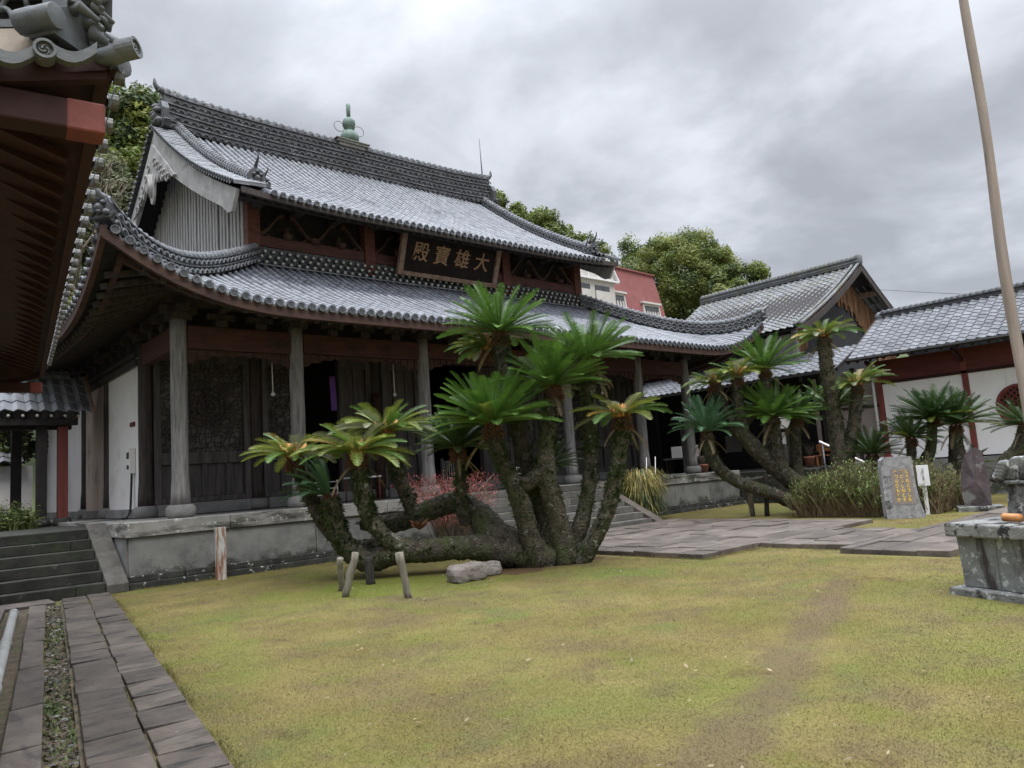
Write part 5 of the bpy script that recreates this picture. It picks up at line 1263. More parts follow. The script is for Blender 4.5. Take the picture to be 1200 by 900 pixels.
# bare winter branches against the slope
bt = thing('bare_tree', 'leafless grey tree with tangled twigs left of the gable', 'tree', (8.2, 38, 1), 'trees on the wooded hillside')
mb = MB(); rr = random.Random(4)
def branch(p, d, L, r, dep):
    q = p + d * L; mid = (p + q) / 2 + V(rr.uniform(-.1, .1), rr.uniform(-.1, .1), rr.uniform(-.05, .1)) * L
    mb.tube([p, mid, q], [r, r * .8, r * .6], 5, 0)
    if dep:
        for _ in range(3 if dep > 1 else 4):
            e = d + V(rr.uniform(-.8, .8), rr.uniform(-.8, .8), rr.uniform(-.35, .55)); e /= np.linalg.norm(e); branch(p + (q - p) * rr.uniform(.5, 1), e, L * rr.uniform(.55, .8), r * .6, dep - 1)
branch(V(8.2, 38, 1), V(0.03, 0, 1), 6.5, .2, 5)
mb.build('branches', 'twig', bt)
# power lines
mb = MB()
for k in range(4):
    pts = [(56 + 12 * q, 39.5 - 2 * q, 13.6 + .25 * k - .5 * math.sin(math.pi * q)) for q in np.linspace(0, 1, 9)]; mb.tube(pts, .025, 4)
tag(mb.build('power_line', 'iron', origin=(60, 39, 13.6)), 'sagging black power lines in front of the dark trees by the red house', 'power line')
mb = MB(); mb.tube([(40 + 20 * q, 16 - 12 * q, 9.9 - .5 * math.sin(math.pi * q) - .3 * q) for q in np.linspace(0, 1, 9)], .014, 4)
tag(mb.build('overhead_cable', 'iron', origin=(45, 12, 9.6)), 'single thin cable crossing the sky above the corridor roof', 'cable')

# ================================================================ CYCADS
def frond(mb, base, az, el, L, droop, width, mi, tint, rr, pairs=26):
    """one feather leaf: arching midrib with two rows of narrow leaflets held in a shallow V"""
    h = V(math.cos(az), math.sin(az), 0); up = V(0, 0, 1); side = V(-math.sin(az), math.cos(az), 0)
    n = 9; P = [base.copy()]; e = el; D = []
    for i in range(n):
        d = h * math.cos(e) + up * math.sin(e); D.append(d); P.append(P[-1] + d * (L / n)); e -= droop / n * (.5 + 1.0 * i / n)
    D.append(D[-1]); tw = rr.uniform(-.35, .35)
    # midrib
    mb.tube(P[::2] + [P[-1]], [.010 * (1 - .14 * i) for i in range(len(P[::2]) + 1)], 4, mi, False, None, min(1, tint + .25), False)
    vs = []; fs = []; ti = []
    for k in range(pairs):
        s = .10 + .9 * (k + .5) / pairs; x = s * n; i = min(n - 1, int(x)); f = x - i
        p = P[i] + (P[i + 1] - P[i]) * f; d = D[i]; nu = np.cross(side, d); nu = nu / np.linalg.norm(nu); nu = -nu if nu[2] < 0 and el < 1.2 else nu
        w = width * min(1, .35 + 2.6 * (s - .1)) * (1 - max(0, (s - .72) / .28) ** 2 * .72)
        for sg in (-1, 1):
            sd = side * math.cos(tw) * sg + nu * (math.sin(tw) * sg + .5)
            q = d * .62 + sd * .78; q /= np.linalg.norm(q)
            tip = p + q * w * rr.uniform(.9, 1.08) - up * w * .08; hw = d * (L / pairs) * .4
            o = len(vs); vs += [p - hw, p + hw, tip + hw * .3, tip - hw * .3]; fs.append((o, o + 1, o + 2, o + 3)); ti.append(min(1, max(0, tint + rr.uniform(-.15, .15))))
    mb.add(vs, fs, mi, ti, False)
LM = ['fr_g', 'fr_y', 'fr_p', 'fr_o', 'fr_b', 'fr_d', 'reed']
def crown(parent, c, L, ty, spread, n, lean, rr):
    c = V(*c); mb = MB(); L *= .95
    ga = 2.39996
    n = int(n * rr.uniform(1.25, 1.6)); el0 = rr.uniform(64, 78); tilt = rr.uniform(0, 6.28); tk_ = rr.uniform(0, .16)
    for i in range(n):
        u = i / max(1, n - 1); az = i * ga + rr.uniform(-.15, .15); tint = rr.uniform(.1, .9)
        if ty in 'gd':
            el = R_(el0 - (el0 - 2) * u ** .7) + rr.uniform(-.08, .08); dr = .12 + .38 * u; l = L * rr.uniform(.86, 1.05) * (.9 + .1 * u); mi = 0 if ty == 'g' else 5
            if rr.random() < .06 and u > .6: mi = 1
            w = L * .128
        elif ty == 'b':
            el = R_(80 - 70 * u) + rr.uniform(-.1, .1); dr = .5 + .5 * u; l = L * rr.uniform(.85, 1.05); mi = 4; w = L * .125
        else:
            el = R_(54 - 46 * u ** .6) + rr.uniform(-.12, .12); dr = .6 + .3 * u; l = L * rr.uniform(.85, 1.05) * (.7 + .3 * u)
            r0 = rr.random(); mi = 1 if r0 < (.55 if ty == 'y' else .4) else 2 if r0 < .66 else 0 if r0 < .96 else 3
            w = L * .13
        el += tk_ * math.cos(az - tilt)
        if lean:    # one-sided crowns: keep fronds away from the main stem
            side = {1: math.pi * .82, 2: -.5}[lean]; d_ = (az - side + math.pi) % (2 * math.pi) - math.pi; az = side + d_ * .45
        frond(mb, c + V(math.cos(az), math.sin(az), 0) * .03 + V(0, 0, .02), az, el, l, dr, w, mi, tint, rr, 28 if L < .95 else 38)
    for i in range(rr.randrange(2, 5) if L > .6 and not lean else 0):
        frond(mb, c + V(0, 0, -.1), rr.uniform(0, 6.28), R_(-35), L * rr.uniform(.5, .75), .6, L * .06, 6, rr.random(), rr, 20)
    o = mb.build('crown', LM, parent)
    mb = MB(); s = .13 if L > .95 else .10
    for i in range(110):          # rusty stubs of old leaf bases round the growing tip
        az = i * ga; z = -.26 + .30 * (i / 110); r = s * (1.0 - .45 * (i / 110)); b = c + V(math.cos(az) * r, math.sin(az) * r, z)
        d = V(math.cos(az) * .9, math.sin(az) * .9, .35 + .5 * rr.random()); l = rr.uniform(.05, .11)
        mb.tube([b, b + d * l], [.016, .006], 4, 0, False, None, rr.random(), False)
    if ty in 'yo':
        for i in range(46):
            az = rr.uniform(0, 6.28); r = rr.uniform(0, s * .95); b = c + V(math.cos(az) * r, math.sin(az) * r, .0); d = V(math.cos(az) * .5, math.sin(az) * .5, 1)
            mb.tube([b, b + d * rr.uniform(.12, .27)], [.03, .014], 5, 1, True, None, rr.random())
    mb.build('leaf_base', ['scale', 'wool'], o)
def cycad(label, limbs, crowns, base, ferns=1.0, seed=3, lichen=(), big=False, bark='bark'):
    rr = random.Random(seed); t = thing('cycad', label, 'cycad', base)
    for li, l in enumerate(limbs):
        pts = smoothpath([p[:3] for p in l], 9); rd = [(.78 if big and li in (6, 7) else .61) * float(r[0]) for r in smoothpath([(p[3], 0, 0) for p in l], 9)]
        ph = rr.uniform(0, 6); nn_ = 22
        bumps = [[1 + rr.uniform(-.075, .075) + .04 * math.sin(j * 1.7 + i * .8 + ph) + (.06 if (i + j) % 2 else -.03) for j in range(nn_)] for i in range(len(pts))]
        mb = MB(); mb.tube(pts, rd, nn_, 0, True, lambda i, j: bumps[i][j])
        # overlapping stubs of shed leaves armour the stem
        for i in range(1, len(pts) - 1):
            for j in range(int(5 + rd[i] * 22)):
                a = rr.uniform(0, 6.28); d = np.array(pts[min(i + 1, len(pts) - 1)]) - np.array(pts[i - 1]); d /= np.linalg.norm(d)
                s0 = np.cross(d, V(.3, .5, .8)); s0 /= np.linalg.norm(s0); s1 = np.cross(d, s0); nrm = s0 * math.cos(a) + s1 * math.sin(a); tg = np.cross(d, nrm)
                p = np.array(pts[i]) + nrm * rd[i] * .93 + d * rr.uniform(-.05, .05); w, h, o_ = rr.uniform(.012, .025), rr.uniform(.015, .035), rr.uniform(.012, .034)
                mb.add([p - tg * w - d * h, p + tg * w - d * h, p + d * h, p + nrm * o_ + d * h * .6], [(0, 1, 3), (1, 2, 3), (2, 0, 3)], 0)
        tr = mb.build('trunk', 'bark_lichen' if li in lichen else bark, t)
        fm = MB(); up_ = [i for i in range(2, len(pts) - 2)]
        for k in range(int(len(up_) * 11 * ferns)):
            i = rr.choice(up_)
            if rr.random() > (i / len(pts)) ** 1.5 * 1.3 + .06: continue
            a = rr.uniform(0, 6.28); b = np.array(pts[i]) + V(math.cos(a), math.sin(a), 0) * rd[i] * .95 + V(0, 0, rr.uniform(-.05, .05)); L_ = rr.uniform(.04, .10)
            for q in range(4):
                aa = a + rr.uniform(-.9, .9); d = V(math.cos(aa), math.sin(aa), rr.uniform(-.3, .9)); sd = V(-math.sin(aa), math.cos(aa), 0) * .009
                m_ = b + d * L_ * .55; tp = b + d * L_ + V(0, 0, -.3 * L_); fm.add([b - sd, b + sd, m_ + sd, tp, m_ - sd], [(0, 1, 2, 3, 4)], 0)
        if len(fm.f): struct_ = fm.build('fern_tuft', 'fern', tr)
    for c in crowns:
        crown(t, c[:3], c[3], c[4], c[5], c[6], c[7], rr)
    return t
CY_A=([[(9.33,9.85,-0.01,0.43),(9.21,9.83,0.75,0.32),(9.11,9.95,1.36,0.28),(8.97,10.08,2.14,0.26),(8.88,10.17,2.93,0.26),(8.83,10.24,3.57,0.25),(8.74,10.22,4.16,0.22)],[(9.4,9.65,0.02,0.39),(9.19,9.57,0.83,0.31),(8.99,9.51,1.43,0.28),(9.02,9.52,2.02,0.24),(9.14,9.47,2.54,0.2),(9.23,9.44,3.06,0.18)],[(8.97,9.89,0.03,0.33),(8.75,9.85,0.65,0.28),(8.54,9.8,1.25,0.27),(8.38,9.87,1.67,0.22),(8.18,9.86,2.03,0.19),(8.11,9.85,2.44,0.18)],[(8.46,9.84,1.47,0.18),(8.66,9.67,1.44,0.21),(8.92,9.54,1.63,0.21)],[(9.61,9.73,0.03,0.29),(9.75,9.5,0.7,0.23),(9.9,9.4,1.3,0.2),(9.98,9.35,2.06,0.2),(9.93,9.26,2.83,0.2),(9.9,9.18,3.53,0.19)],[(9.6,9.48,-0.03,0.27),(9.74,9.14,0.48,0.22),(9.88,8.95,0.91,0.21),(9.95,8.8,1.42,0.21),(10.01,8.66,2.01,0.21),(10.02,8.58,2.45,0.19)],[(9.31,9.86,0.05,0.46),(8.89,10.19,0.24,0.44),(8.54,10.46,0.51,0.39),(8.42,10.76,0.91,0.29),(8.25,11.14,1.16,0.25),(7.95,11.55,1.08,0.24),(7.67,11.96,0.91,0.22),(7.39,12.35,0.85,0.21),(7.13,12.69,0.91,0.18)],[(8.69,10.24,0.23,0.33),(8.2,10.44,0.37,0.28),(7.81,10.71,0.41,0.25),(7.45,11.02,0.4,0.25),(7.16,11.28,0.41,0.25),(6.93,11.49,0.37,0.25),(6.71,11.7,0.29,0.25),(6.48,11.87,0.43,0.24),(6.3,11.98,0.69,0.22),(6.21,12.02,1.02,0.21),(6.14,12.01,1.43,0.18)],[(7.26,11.18,0.49,0.22),(6.93,11.32,0.58,0.21),(6.71,11.47,0.86,0.22),(6.58,11.53,1.17,0.24),(6.5,11.54,1.58,0.22),(6.42,11.52,2.1,0.18)],[(7.13,11.95,0.54,0.22),(6.68,12.22,0.5,0.23),(6.27,12.38,0.87,0.21),(6.07,12.49,1.31,0.2),(5.91,12.57,1.73,0.18),(5.78,12.61,2.14,0.17)],[(7.85,11.67,0.84,0.22),(7.68,11.79,1.08,0.2),(7.55,11.84,1.45,0.2),(7.39,11.9,1.93,0.2),(7.27,11.92,2.48,0.19)],[(8.18,10.86,0.81,0.2),(8.05,10.78,1.16,0.17),(8.03,10.73,1.61,0.15),(7.99,10.68,2.11,0.15)]],
[(8.74,10.22,4.19,1.19,'g',1,46,0),(8.77,10.63,3.95,0.86,'y',0,22,1),(8.11,9.85,2.47,1.29,'g',1,50,0),(9.23,9.44,3.09,1.22,'g',1,46,0),(9.9,9.17,3.57,1.12,'g',1,44,0),(10.02,8.58,2.48,1.02,'y',0,22,0),(7.97,10.69,2.14,0.94,'d',1,36,0),(7.27,11.91,2.52,1.2,'o',0,30,0),(6.42,11.52,2.13,1.18,'y',0,28,0),(5.78,12.61,2.17,1.03,'y',0,24,0),(6.14,12.01,1.44,0.92,'b',1,12,1),(9.34,9.9,1.69,0.71,'d',1,14,2)])
CY_B=([[(20.12,10.38,-0.16,0.45),(19.62,10.68,0.73,0.4),(19.06,11.06,1.37,0.38),(18.6,11.37,2.0,0.36),(18.35,11.64,2.5,0.31),(18.21,11.81,3.0,0.24),(17.97,11.9,3.73,0.22)],[(18.49,11.44,2.15,0.26),(18.37,11.46,2.72,0.24),(18.3,11.44,3.2,0.24),(18.26,11.36,3.86,0.21)],[(18.64,11.65,2.5,0.24),(18.93,11.32,2.95,0.22),(19.1,11.1,3.41,0.22),(19.1,11.0,4.03,0.19)],[(19.62,10.5,0.15,0.33),(18.81,11.13,0.64,0.28),(18.27,11.56,0.92,0.26),(17.87,11.86,1.26,0.26),(17.61,12.01,1.72,0.28),(17.49,12.01,2.36,0.26)],[(19.39,10.72,0.87,0.33),(19.09,10.89,1.48,0.28),(18.99,10.88,2.07,0.28),(18.95,10.82,2.65,0.26)],[(20.23,10.67,-0.02,0.31),(19.91,10.79,0.96,0.26),(19.82,10.73,1.8,0.24),(19.8,10.63,2.58,0.22)]],
[(17.96,11.92,3.73,1.01,'y',0,22,0),(18.26,11.36,3.88,1.19,'y',0,24,0),(19.1,11.0,4.05,1.3,'g',0.6,34,0),(17.49,12.01,2.38,1.17,'b',1,34,0),(18.95,10.81,2.68,1.32,'g',1,40,0),(19.81,10.6,2.63,1.11,'d',1,28,0)])
CY_C=([[(21.45,10.34,-0.42,0.44),(21.29,10.21,1.23,0.39),(21.15,10.15,2.33,0.32),(21.01,10.11,3.32,0.3),(20.89,10.08,4.18,0.3),(20.84,10.01,4.89,0.27)],[(21.37,10.18,0.97,0.32),(21.4,9.89,1.81,0.29),(21.47,9.71,2.53,0.27),(21.48,9.55,3.43,0.22)],[(21.73,10.42,0.84,0.25),(21.86,10.37,2.09,0.2),(21.71,10.38,2.86,0.18)]],
[(20.84,10.01,4.92,1.23,'y',0,26,0),(21.48,9.55,3.45,1.23,'o',0,28,0),(21.69,10.39,2.91,1.22,'g',1,30,0)])
CY_D=([[(21.54,9.54,-0.14,0.31),(21.5,9.42,0.81,0.31),(21.46,9.36,1.41,0.26)]],
[(21.46,9.35,1.48,1.01,'d',1,36,0)])
CY_E=([[(22.12,7.96,-0.09,0.32),(21.75,8.09,1.02,0.28),(21.84,7.93,1.54,0.21),(21.86,7.8,2.29,0.19)],[(22.33,7.78,-0.15,0.35),(22.44,7.52,0.87,0.42),(22.37,7.48,1.49,0.3),(22.32,7.43,2.09,0.21)],[(21.66,8.35,-0.05,0.23),(21.47,8.31,1.23,0.19),(21.42,8.26,1.8,0.19)]],
[(21.86,7.79,2.34,1.2,'d',1,40,0),(22.33,7.41,2.13,1.25,'d',1,40,0),(21.42,8.25,1.85,0.97,'d',1,36,0),(22.35,7.31,0.95,0.82,'d',0.3,8,2)])
CY_F=([[(23.22,6.9,0.48,0.28),(23.41,6.64,1.05,0.3),(23.65,6.38,1.37,0.28),(23.75,6.2,1.93,0.23)]],
[(23.75,6.19,2.0,1.06,'d',1,34,0)])

cyA = cycad('huge old cycad on the lawn with one arm sprawling low over wooden props', CY_A[0], CY_A[1], (9.2, 9.9, 0), 1.0, 21, (4, 5, 8), True)
mb = MB(); c = V(7.35, 11.1, .78)
for i in range(60):
    a = i * 2.4; mb.tube([c, c + V(math.cos(a), math.sin(a), .4 + .6 * random.random()) * random.uniform(.1, .2)], [.022, .006], 4, 0, False, None, None, False)
mb.build('leaf_base', 'scale', cyA)
cyB = cycad('leaning dark cycad with six heads beside the right corner of the hall', CY_B[0], CY_B[1], (23.0, 12.6, 0), .8, 22)
cyC = cycad('tall straight cycad with pale scaly trunk rising in front of the timber house', CY_C[0], CY_C[1], (23.5, 10.5, 0), .7, 23, (), False, 'bark_scaly')
cyD = cycad('short dark cycad behind the inscribed stone, left of the white corridor wall', CY_D[0], CY_D[1], (23.6, 9.4, 0), .3, 24)
cyE = cycad('cluster of three dark cycad heads against the white corridor wall', CY_E[0], CY_E[1], (23.5, 8.0, 0), .3, 25)
cyF = cycad('dark cycad leaning out behind the flagpole at the edge of the white wall', CY_F[0], CY_F[1], (23.6, 6.2, 0), .3, 26)

# wooden props
def prop(label, a, b, r=.05, m='prop', grp='props under the leaning cycads'):
    a, b = V(*a), V(*b); mb = MB(); K = 6; pts = [a + (b - a) * i / K + V(random.uniform(-.01, .01), random.uniform(-.01, .01), 0) for i in range(K + 1)]
    mb.tube(pts, [r * random.uniform(.88, 1.12) for _ in pts], 9, 0); tag(mb.build('wooden_prop', m, origin=(*b[:2], 0)), label, 'prop', grp)
prop('grey log prop slanting under the far left end of the sprawling cycad arm', (5.55, 10.12, .62), (5.42, 10.28, -.05), .055)
prop('upright log prop just behind the slanting one at the left end of the arm', (5.62, 10.75, .5), (5.72, 10.95, -.05), .05)
prop('short black prop under the middle of the sprawling cycad arm', (6.31, 11.09, .42), (6.35, 11.11, -.05), .07, 'prop_dark')
prop('pale grey log prop nearest the lawn under the sprawling cycad arm', (6.9, 10.85, .42), (5.95, 9.3, -.05), .055) if False else prop('pale grey log prop nearest the lawn under the sprawling cycad arm', (5.76, 9.25, .62), (5.86, 9.22, -.05), .058)
prop('thin grey prop left of a darker one under the leaning dark cycad', (18.82, 11.72, 1.06), (18.95, 11.77, -.05), .075)
prop('dark iron grey prop under the leaning dark cycad', (18.86, 11.18, 1.15), (18.93, 11.31, -.05), .065, 'prop_dark')
prop('stout leaning prop beneath the three dark cycad heads', (22.0, 7.64, 1.08), (22.37, 7.48, -.05), .1)
for a, b, l in (((18.7, 11.9, .95), (19.6, 11.4, 1.05), 'crossbar log resting on the two props of the leaning dark cycad'),):
    prop(l, a, b, .05)

# ================================================================ THINGS ON THE LAWN AND PORCH
def rock(name, label, c, s, m='rock', seed=1, grp=None):
    rr = random.Random(seed); mb = MB(); n, k = 22, 13; vs = []; F3 = [(V(rr.gauss(0, 1), rr.gauss(0, 1), rr.gauss(0, 1)) * f_, rr.uniform(0, 6), a_) for f_, a_ in ((1.6, .1), (1.9, .1), (3.5, .05), (4, .05), (8, .025), (9, .025))]
    for i in range(k):
        th = math.pi * i / (k - 1)
        for j in range(n):
            ph = 2 * math.pi * j / n; d = V(math.sin(th) * math.cos(ph), math.sin(th) * math.sin(ph), math.cos(th)); q = 1 + sum(a_ * math.sin(float(np.dot(f_, d)) + p_) for f_, p_, a_ in F3) + rr.uniform(-.015, .015)
            d = np.sign(d) * np.abs(d) ** .6; vs.append(V(*c) + d * V(*s) * q)
    mb.add(vs, [(i * n + j, i * n + (j + 1) % n, (i + 1) * n + (j + 1) % n, (i + 1) * n + j) for i in range(k - 1) for j in range(n)], 0, .5, False)
    tag(mb.build(name, m, origin=(c[0], c[1], 0), bevel=.02), label, 'rock', grp)
rock('rock', 'square grey rock lying under the thick root of the huge cycad', (7.3, 9.75, .1), (.27, .2, .17), seed=2)
rock('rock', 'low flat rock half hidden right behind the square grey one', (7.85, 9.95, .06), (.25, .2, .13), seed=3)
mb = MB(); mb.box(5.175, 5.365, 14.88, 14.98, -.05, .98, 0)
tag(mb.build('marker_post', 'rusty', bevel=.008, origin=(5.27, 14.95, 0)), 'white painted marker post streaked with rust before the platform', 'post')

# pink shrub by the steps
def sprig_shrub(name, label, c, n, h, spread, m_t, m_l, ls, seed, per=26, cat='shrub'):
    rr = random.Random(seed); t = thing(name, label, cat, (c[0], c[1], 0)); st = MB(); lf = MB()
    for i in range(n):
        a = rr.uniform(0, 6.28); s = spread * rr.random() ** .6; b = V(*c) + V(rr.uniform(-.25, .25), rr.uniform(-.25, .25), 0)
        tip = V(*c) + V(math.cos(a) * s, math.sin(a) * s, h * rr.uniform(.55, 1)); mid = (b + tip) / 2 + V(0, 0, .12 * h)
        P = smoothpath([b, mid, tip], 5); st.tube(P, [.012 * (1 - .07 * k) for k in range(11)], 4, 0, False)
        for k in range(per):
            p = P[rr.randrange(4, 11)] + V(rr.gauss(0, .06), rr.gauss(0, .06), rr.gauss(0, .05)); d = V(rr.gauss(0, 1), rr.gauss(0, 1), rr.gauss(0, 1)); d /= np.linalg.norm(d); e = np.cross(d, V(.3, .2, .9)); e /= np.linalg.norm(e); s_ = ls * rr.uniform(.6, 1.3)
            lf.add([p, p + d * s_ + e * s_ * .35, p + d * s_ * 2, p + d * s_ - e * s_ * .35], [(0, 1, 2, 3)], 0)
    st.build('stems', m_t, t); lf.build('foliage', m_l, t); return t
sprig_shrub('pink_shrub', 'twiggy shrub with pink red leaves between the cycad and the steps', (9.55, 13.2, 0), 150, 1.75, 1.25, 'twig', 'pink', .024, 5, 46)
# grassy shrub right of the steps
t = thing('grassy_shrub', 'clump of yellow straw and green blades beside the broad brown steps', 'shrub', (17.75, 14.7, 0))
mb = MB(); rr = random.Random(8)
for i in range(1500):
    a = rr.uniform(0, 6.28); r = rr.uniform(0, .5) ; b = V(17.75 + r * 1.2 * math.cos(a), 14.7 + r * math.sin(a) * .9, rr.uniform(.1, 1.25)); d = V(math.cos(a), math.sin(a), 0); L_ = rr.uniform(.3, .65); w = V(-d[1], d[0], 0) * .008
    q = [b, b + d * L_ * .4 + V(0, 0, L_ * .55), b + d * L_ * .75 + V(0, 0, L_ * .2), b + d * L_ * .85 - V(0, 0, L_ * .4)]
    mb.add([q[0] - w, q[0] + w, q[1] + w, q[1] - w, q[2] + w, q[2] - w, q[3]], [(0, 1, 2, 3), (3, 2, 4, 5), (5, 4, 6)], 0 if (rr.random() < .25 + .5 * (b[2] > .65)) else 1)
mb.build('blades', ['straw', 'fern'], t)
for x, y in ((17.7, 14.5), (18.0, 14.4)):
    m2 = MB(); m2.tube([(x, y, .4), (x + .18, y, 1.85)], .014, 5); m2.build('cane', 'white_wall', t)
# reed hedges behind the inscribed stone
def reed(name, label, x0, x1, y0, y1, h, n, green, seed):
    rr = random.Random(seed); c = ((x0 + x1) / 2, (y0 + y1) / 2); t = thing(name, label, 'hedge', (*c, 0)); mb = MB()
    for i in range(n):
        x, y = rr.uniform(x0, x1), rr.uniform(y0, y1); ed = min((x - x0), (x1 - x), (y - y0), (y1 - y)); hh = h * (rr.uniform(.35, .8) if rr.random() < .35 else rr.uniform(.7, 1.12)) * min(1, .7 + ed * .6) * (1 + .12 * math.sin(x * 5 + y * 3))
        a = rr.uniform(0, 6.28); l = rr.uniform(.03, .38); tip = V(x + math.cos(a) * l, y + math.sin(a) * l, hh); b = V(x, y, 0); w = .006
        mb.tube([b, (b + tip) / 2 + V(math.cos(a) * l * .1, 0, 0), tip], [w, w, w * .6], 3, 0, False, None, rr.random(), False)
        if rr.random() < green:
            for k in range(9):
                p = b + (tip - b) * rr.uniform(.62, 1.04); aa = rr.uniform(0, 6.28); d = V(math.cos(aa), math.sin(aa), rr.uniform(.1, .9)); s = rr.uniform(.018, .042); e = V(-math.sin(aa), math.cos(aa), .2)
                mb.add([p, p + d * s + e * s * .4, p + d * s * 2.1, p + d * s - e * s * .4], [(0, 1, 2, 3)], 1)
        elif rr.random() < .5:
            for k in range(3):
                p = b + (tip - b) * rr.uniform(.4, .95); aa = rr.uniform(0, 6.28); q = p + V(math.cos(aa) * .1, math.sin(aa) * .1, .12); mb.tube([p, q], [.004, .003], 3, 0, False, None, None, False)
    mb.build('stems', ['reed', 'reed_g'], t)
reed('reed_hedge', 'thick hedge of brown stems topped with fresh green left of the inscribed stone', 18.4, 19.5, 8.05, 10.2, 1.14, 2600, .75, 3)
reed('reed_hedge', 'straw coloured bush behind the small white sign', 19.3, 20.3, 7.0, 8.15, 1.22, 1300, .35, 4)
reed('reed_hedge', 'small dry bush between the leaning prop and the pointed slab', 21.0, 21.7, 6.75, 7.4, .95, 420, .15, 5)

# inscribed stone
ms = thing('inscribed_stone', 'upright grey stone with a smooth face carved with yellow writing', 'monument', (18.3, 7.4, 0))
fd = V(-.72, -.62, 0); fd /= np.linalg.norm(fd); fd = V(-.83, -.557, 0); sd = V(-fd[1], fd[0], 0) * -1
# face frame: origin at the foot, sd runs to the right as seen from the front
sd = V(-.557, .83, 0) * -1
def mp_(x, z, d=0): return V(18.27, 7.41, 0) + sd * x * .84 + V(0, 0, z) + fd * d
mb = MB(); rr = random.Random(3)
ol = [(-.42, 0), (-.43, .4), (-.425, .8), (-.42, 1.12), (-.40, 1.33), (-.34, 1.375), (-.1, 1.37), (.15, 1.37), (.3, 1.36), (.32, 1.28), (.31, 1.12), (.33, .7), (.37, .4), (.42, .2), (.47, .05), (.47, 0)]
F1 = [mp_(x, z, .13) for x, z in ol]; F0 = [mp_(x * 1.02, z, -.2) for x, z in ol]
mb.add(F1 + F0, [tuple(range(len(ol)))] + [tuple(range(2 * len(ol) - 1, len(ol) - 1, -1))] + [(i, (i + 1) % len(ol), len(ol) + (i + 1) % len(ol), len(ol) + i) for i in range(len(ol))], 0, .5)
mb.build('slab', 'mon_stone', ms, bevel=.03)
mb = MB(); mb.prism([mp_(-.24, .3, .131), mp_(.31, .3, .131), mp_(.27, 1.13, .131), mp_(-.24, 1.13, .131)], fd * .006, 0); mb.build('inscription_face', 'mon_face', ms)
for k, col in enumerate(('しぐれとうしお', 'をとめしねとそ', 'へつらひもなき')):
    for j, ch in enumerate(col):
        x = .17 - .14 * k + .0 * j; z = 1.05 - .107 * j
        glyph(ch, .1, 'gold_text', 'character', ms, lambda u, v, w, x=x, z=z: mp_(x + u, z + v, .142 + w), .003, .0035)
# white sign
sgn = thing('white_sign', 'small white notice board on a white stake beside the inscribed stone', 'sign', (19.2, 7.24, 0))
fd2, sd2 = V(-.93, -.36, 0), V(.36, -.93, 0)
def sp(x, z, d=0): return V(19.22, 7.24, 0) + sd2 * x + V(0, 0, z) + fd2 * d
mb = MB(); mb.prism([sp(-.13, .66, 0), sp(.13, .66, 0), sp(.13, 1.15, 0), sp(-.13, 1.15, 0)], fd2 * .03, 0); mb.build('board', 'white_paint', sgn, bevel=.004)
mb = MB(); mb.prism([sp(-.045, -.05, -.05), sp(.045, -.05, -.05), sp(.045, .7, -.05), sp(-.045, .7, -.05)], fd2 * .048, 0); mb.build('stake', 'white_paint', sgn)
M['ink'] = mat('grey_ink', (.2, .2, .22), (.25, .25, .27), 5, .7)
for j, ch in enumerate('句碑の説明'):
    glyph(ch, .055, 'ink', 'character', sgn, lambda u, v, w, j=j: sp(-.0 + u, 1.05 - .06 * j + v, .033 + w), .001, .0)
# pointed slab
sg_ = thing('pointed_stele', 'tall narrow purple brown slab with a rounded tip on a flat base stone', 'monument', (20.3, 6.5, 0))
def tp(x, z, d=0): return V(20.25, 6.45, 0) + V(.3, -.95, 0) * x + V(0, 0, z) + V(-.95, -.3, 0) * d
ol = [(-.30, .1), (-.31, .5), (-.26, 1.0), (-.16, 1.3), (0, 1.45), (.1, 1.46), (.18, 1.38), (.22, 1.1), (.25, .6), (.24, .1)]
mb = MB(); F1 = [tp(x, z, .12 + (.04 if i % 2 else 0)) for i, (x, z) in enumerate(ol)]; F0 = [tp(x, z, -.1) for x, z in ol]; n_ = len(ol)
cen = tp(.0, .7, .2); mb.add(F1 + F0 + [cen], [(i, (i + 1) % n_, 2 * n_) for i in range(n_)] + [tuple(range(2 * n_ - 1, n_ - 1, -1))] + [(i, (i + 1) % n_, n_ + (i + 1) % n_, n_ + i) for i in range(n_)], 0, .5)
mb.build('slab', 'stele', sg_, bevel=.02)
mb = MB(); mb.prism([tp(-.5, -.05, -.3), tp(.45, -.05, -.3), tp(.5, -.05, .35), tp(-.45, -.05, .35)], V(0, 0, .15), 0); mb.build('base_stone', 'granite', sg_, bevel=.02)

# stone pedestal at right edge
pd = thing('stone_pedestal', 'massive lichen blotched stone pedestal with stepped upper block at the right edge', 'pedestal', (9.6, 2.4, 0))
o0 = V(9.0, 3.28, 0); ex = V(-.352, -.936, 0); ey = V(.936, -.352, 0)
def pp_(a, b, z): return o0 + ex * a + ey * b + V(0, 0, z)
def pblock(mb, a0, a1, b0, b1, z0, z1, ta=0, m=0):
    mb.hexa([pp_(a0, b0, z0), pp_(a1, b0, z0), pp_(a1, b1, z0), pp_(a0, b1, z0), pp_(a0 + ta, b0 + ta, z1), pp_(a1 - ta, b0 + ta, z1), pp_(a1 - ta, b1 - ta, z1), pp_(a0 + ta, b1 - ta, z1)], m)
mb = MB(); pblock(mb, -.0, 1.75, 0, 1.75, -.05, .06); mb.build('base_slab', 'granite', pd, bevel=.015)
mb = MB(); pblock(mb, .1, .515, .12, 1.6, .06, .6, -.015); pblock(mb, .52, 1.1, .12, 1.6, .06, .6, -.0); pblock(mb, 1.105, 1.65, .12, 1.6, .06, .6, -.0); mb.build('lower_block', 'granite_side', pd, bevel=.012)
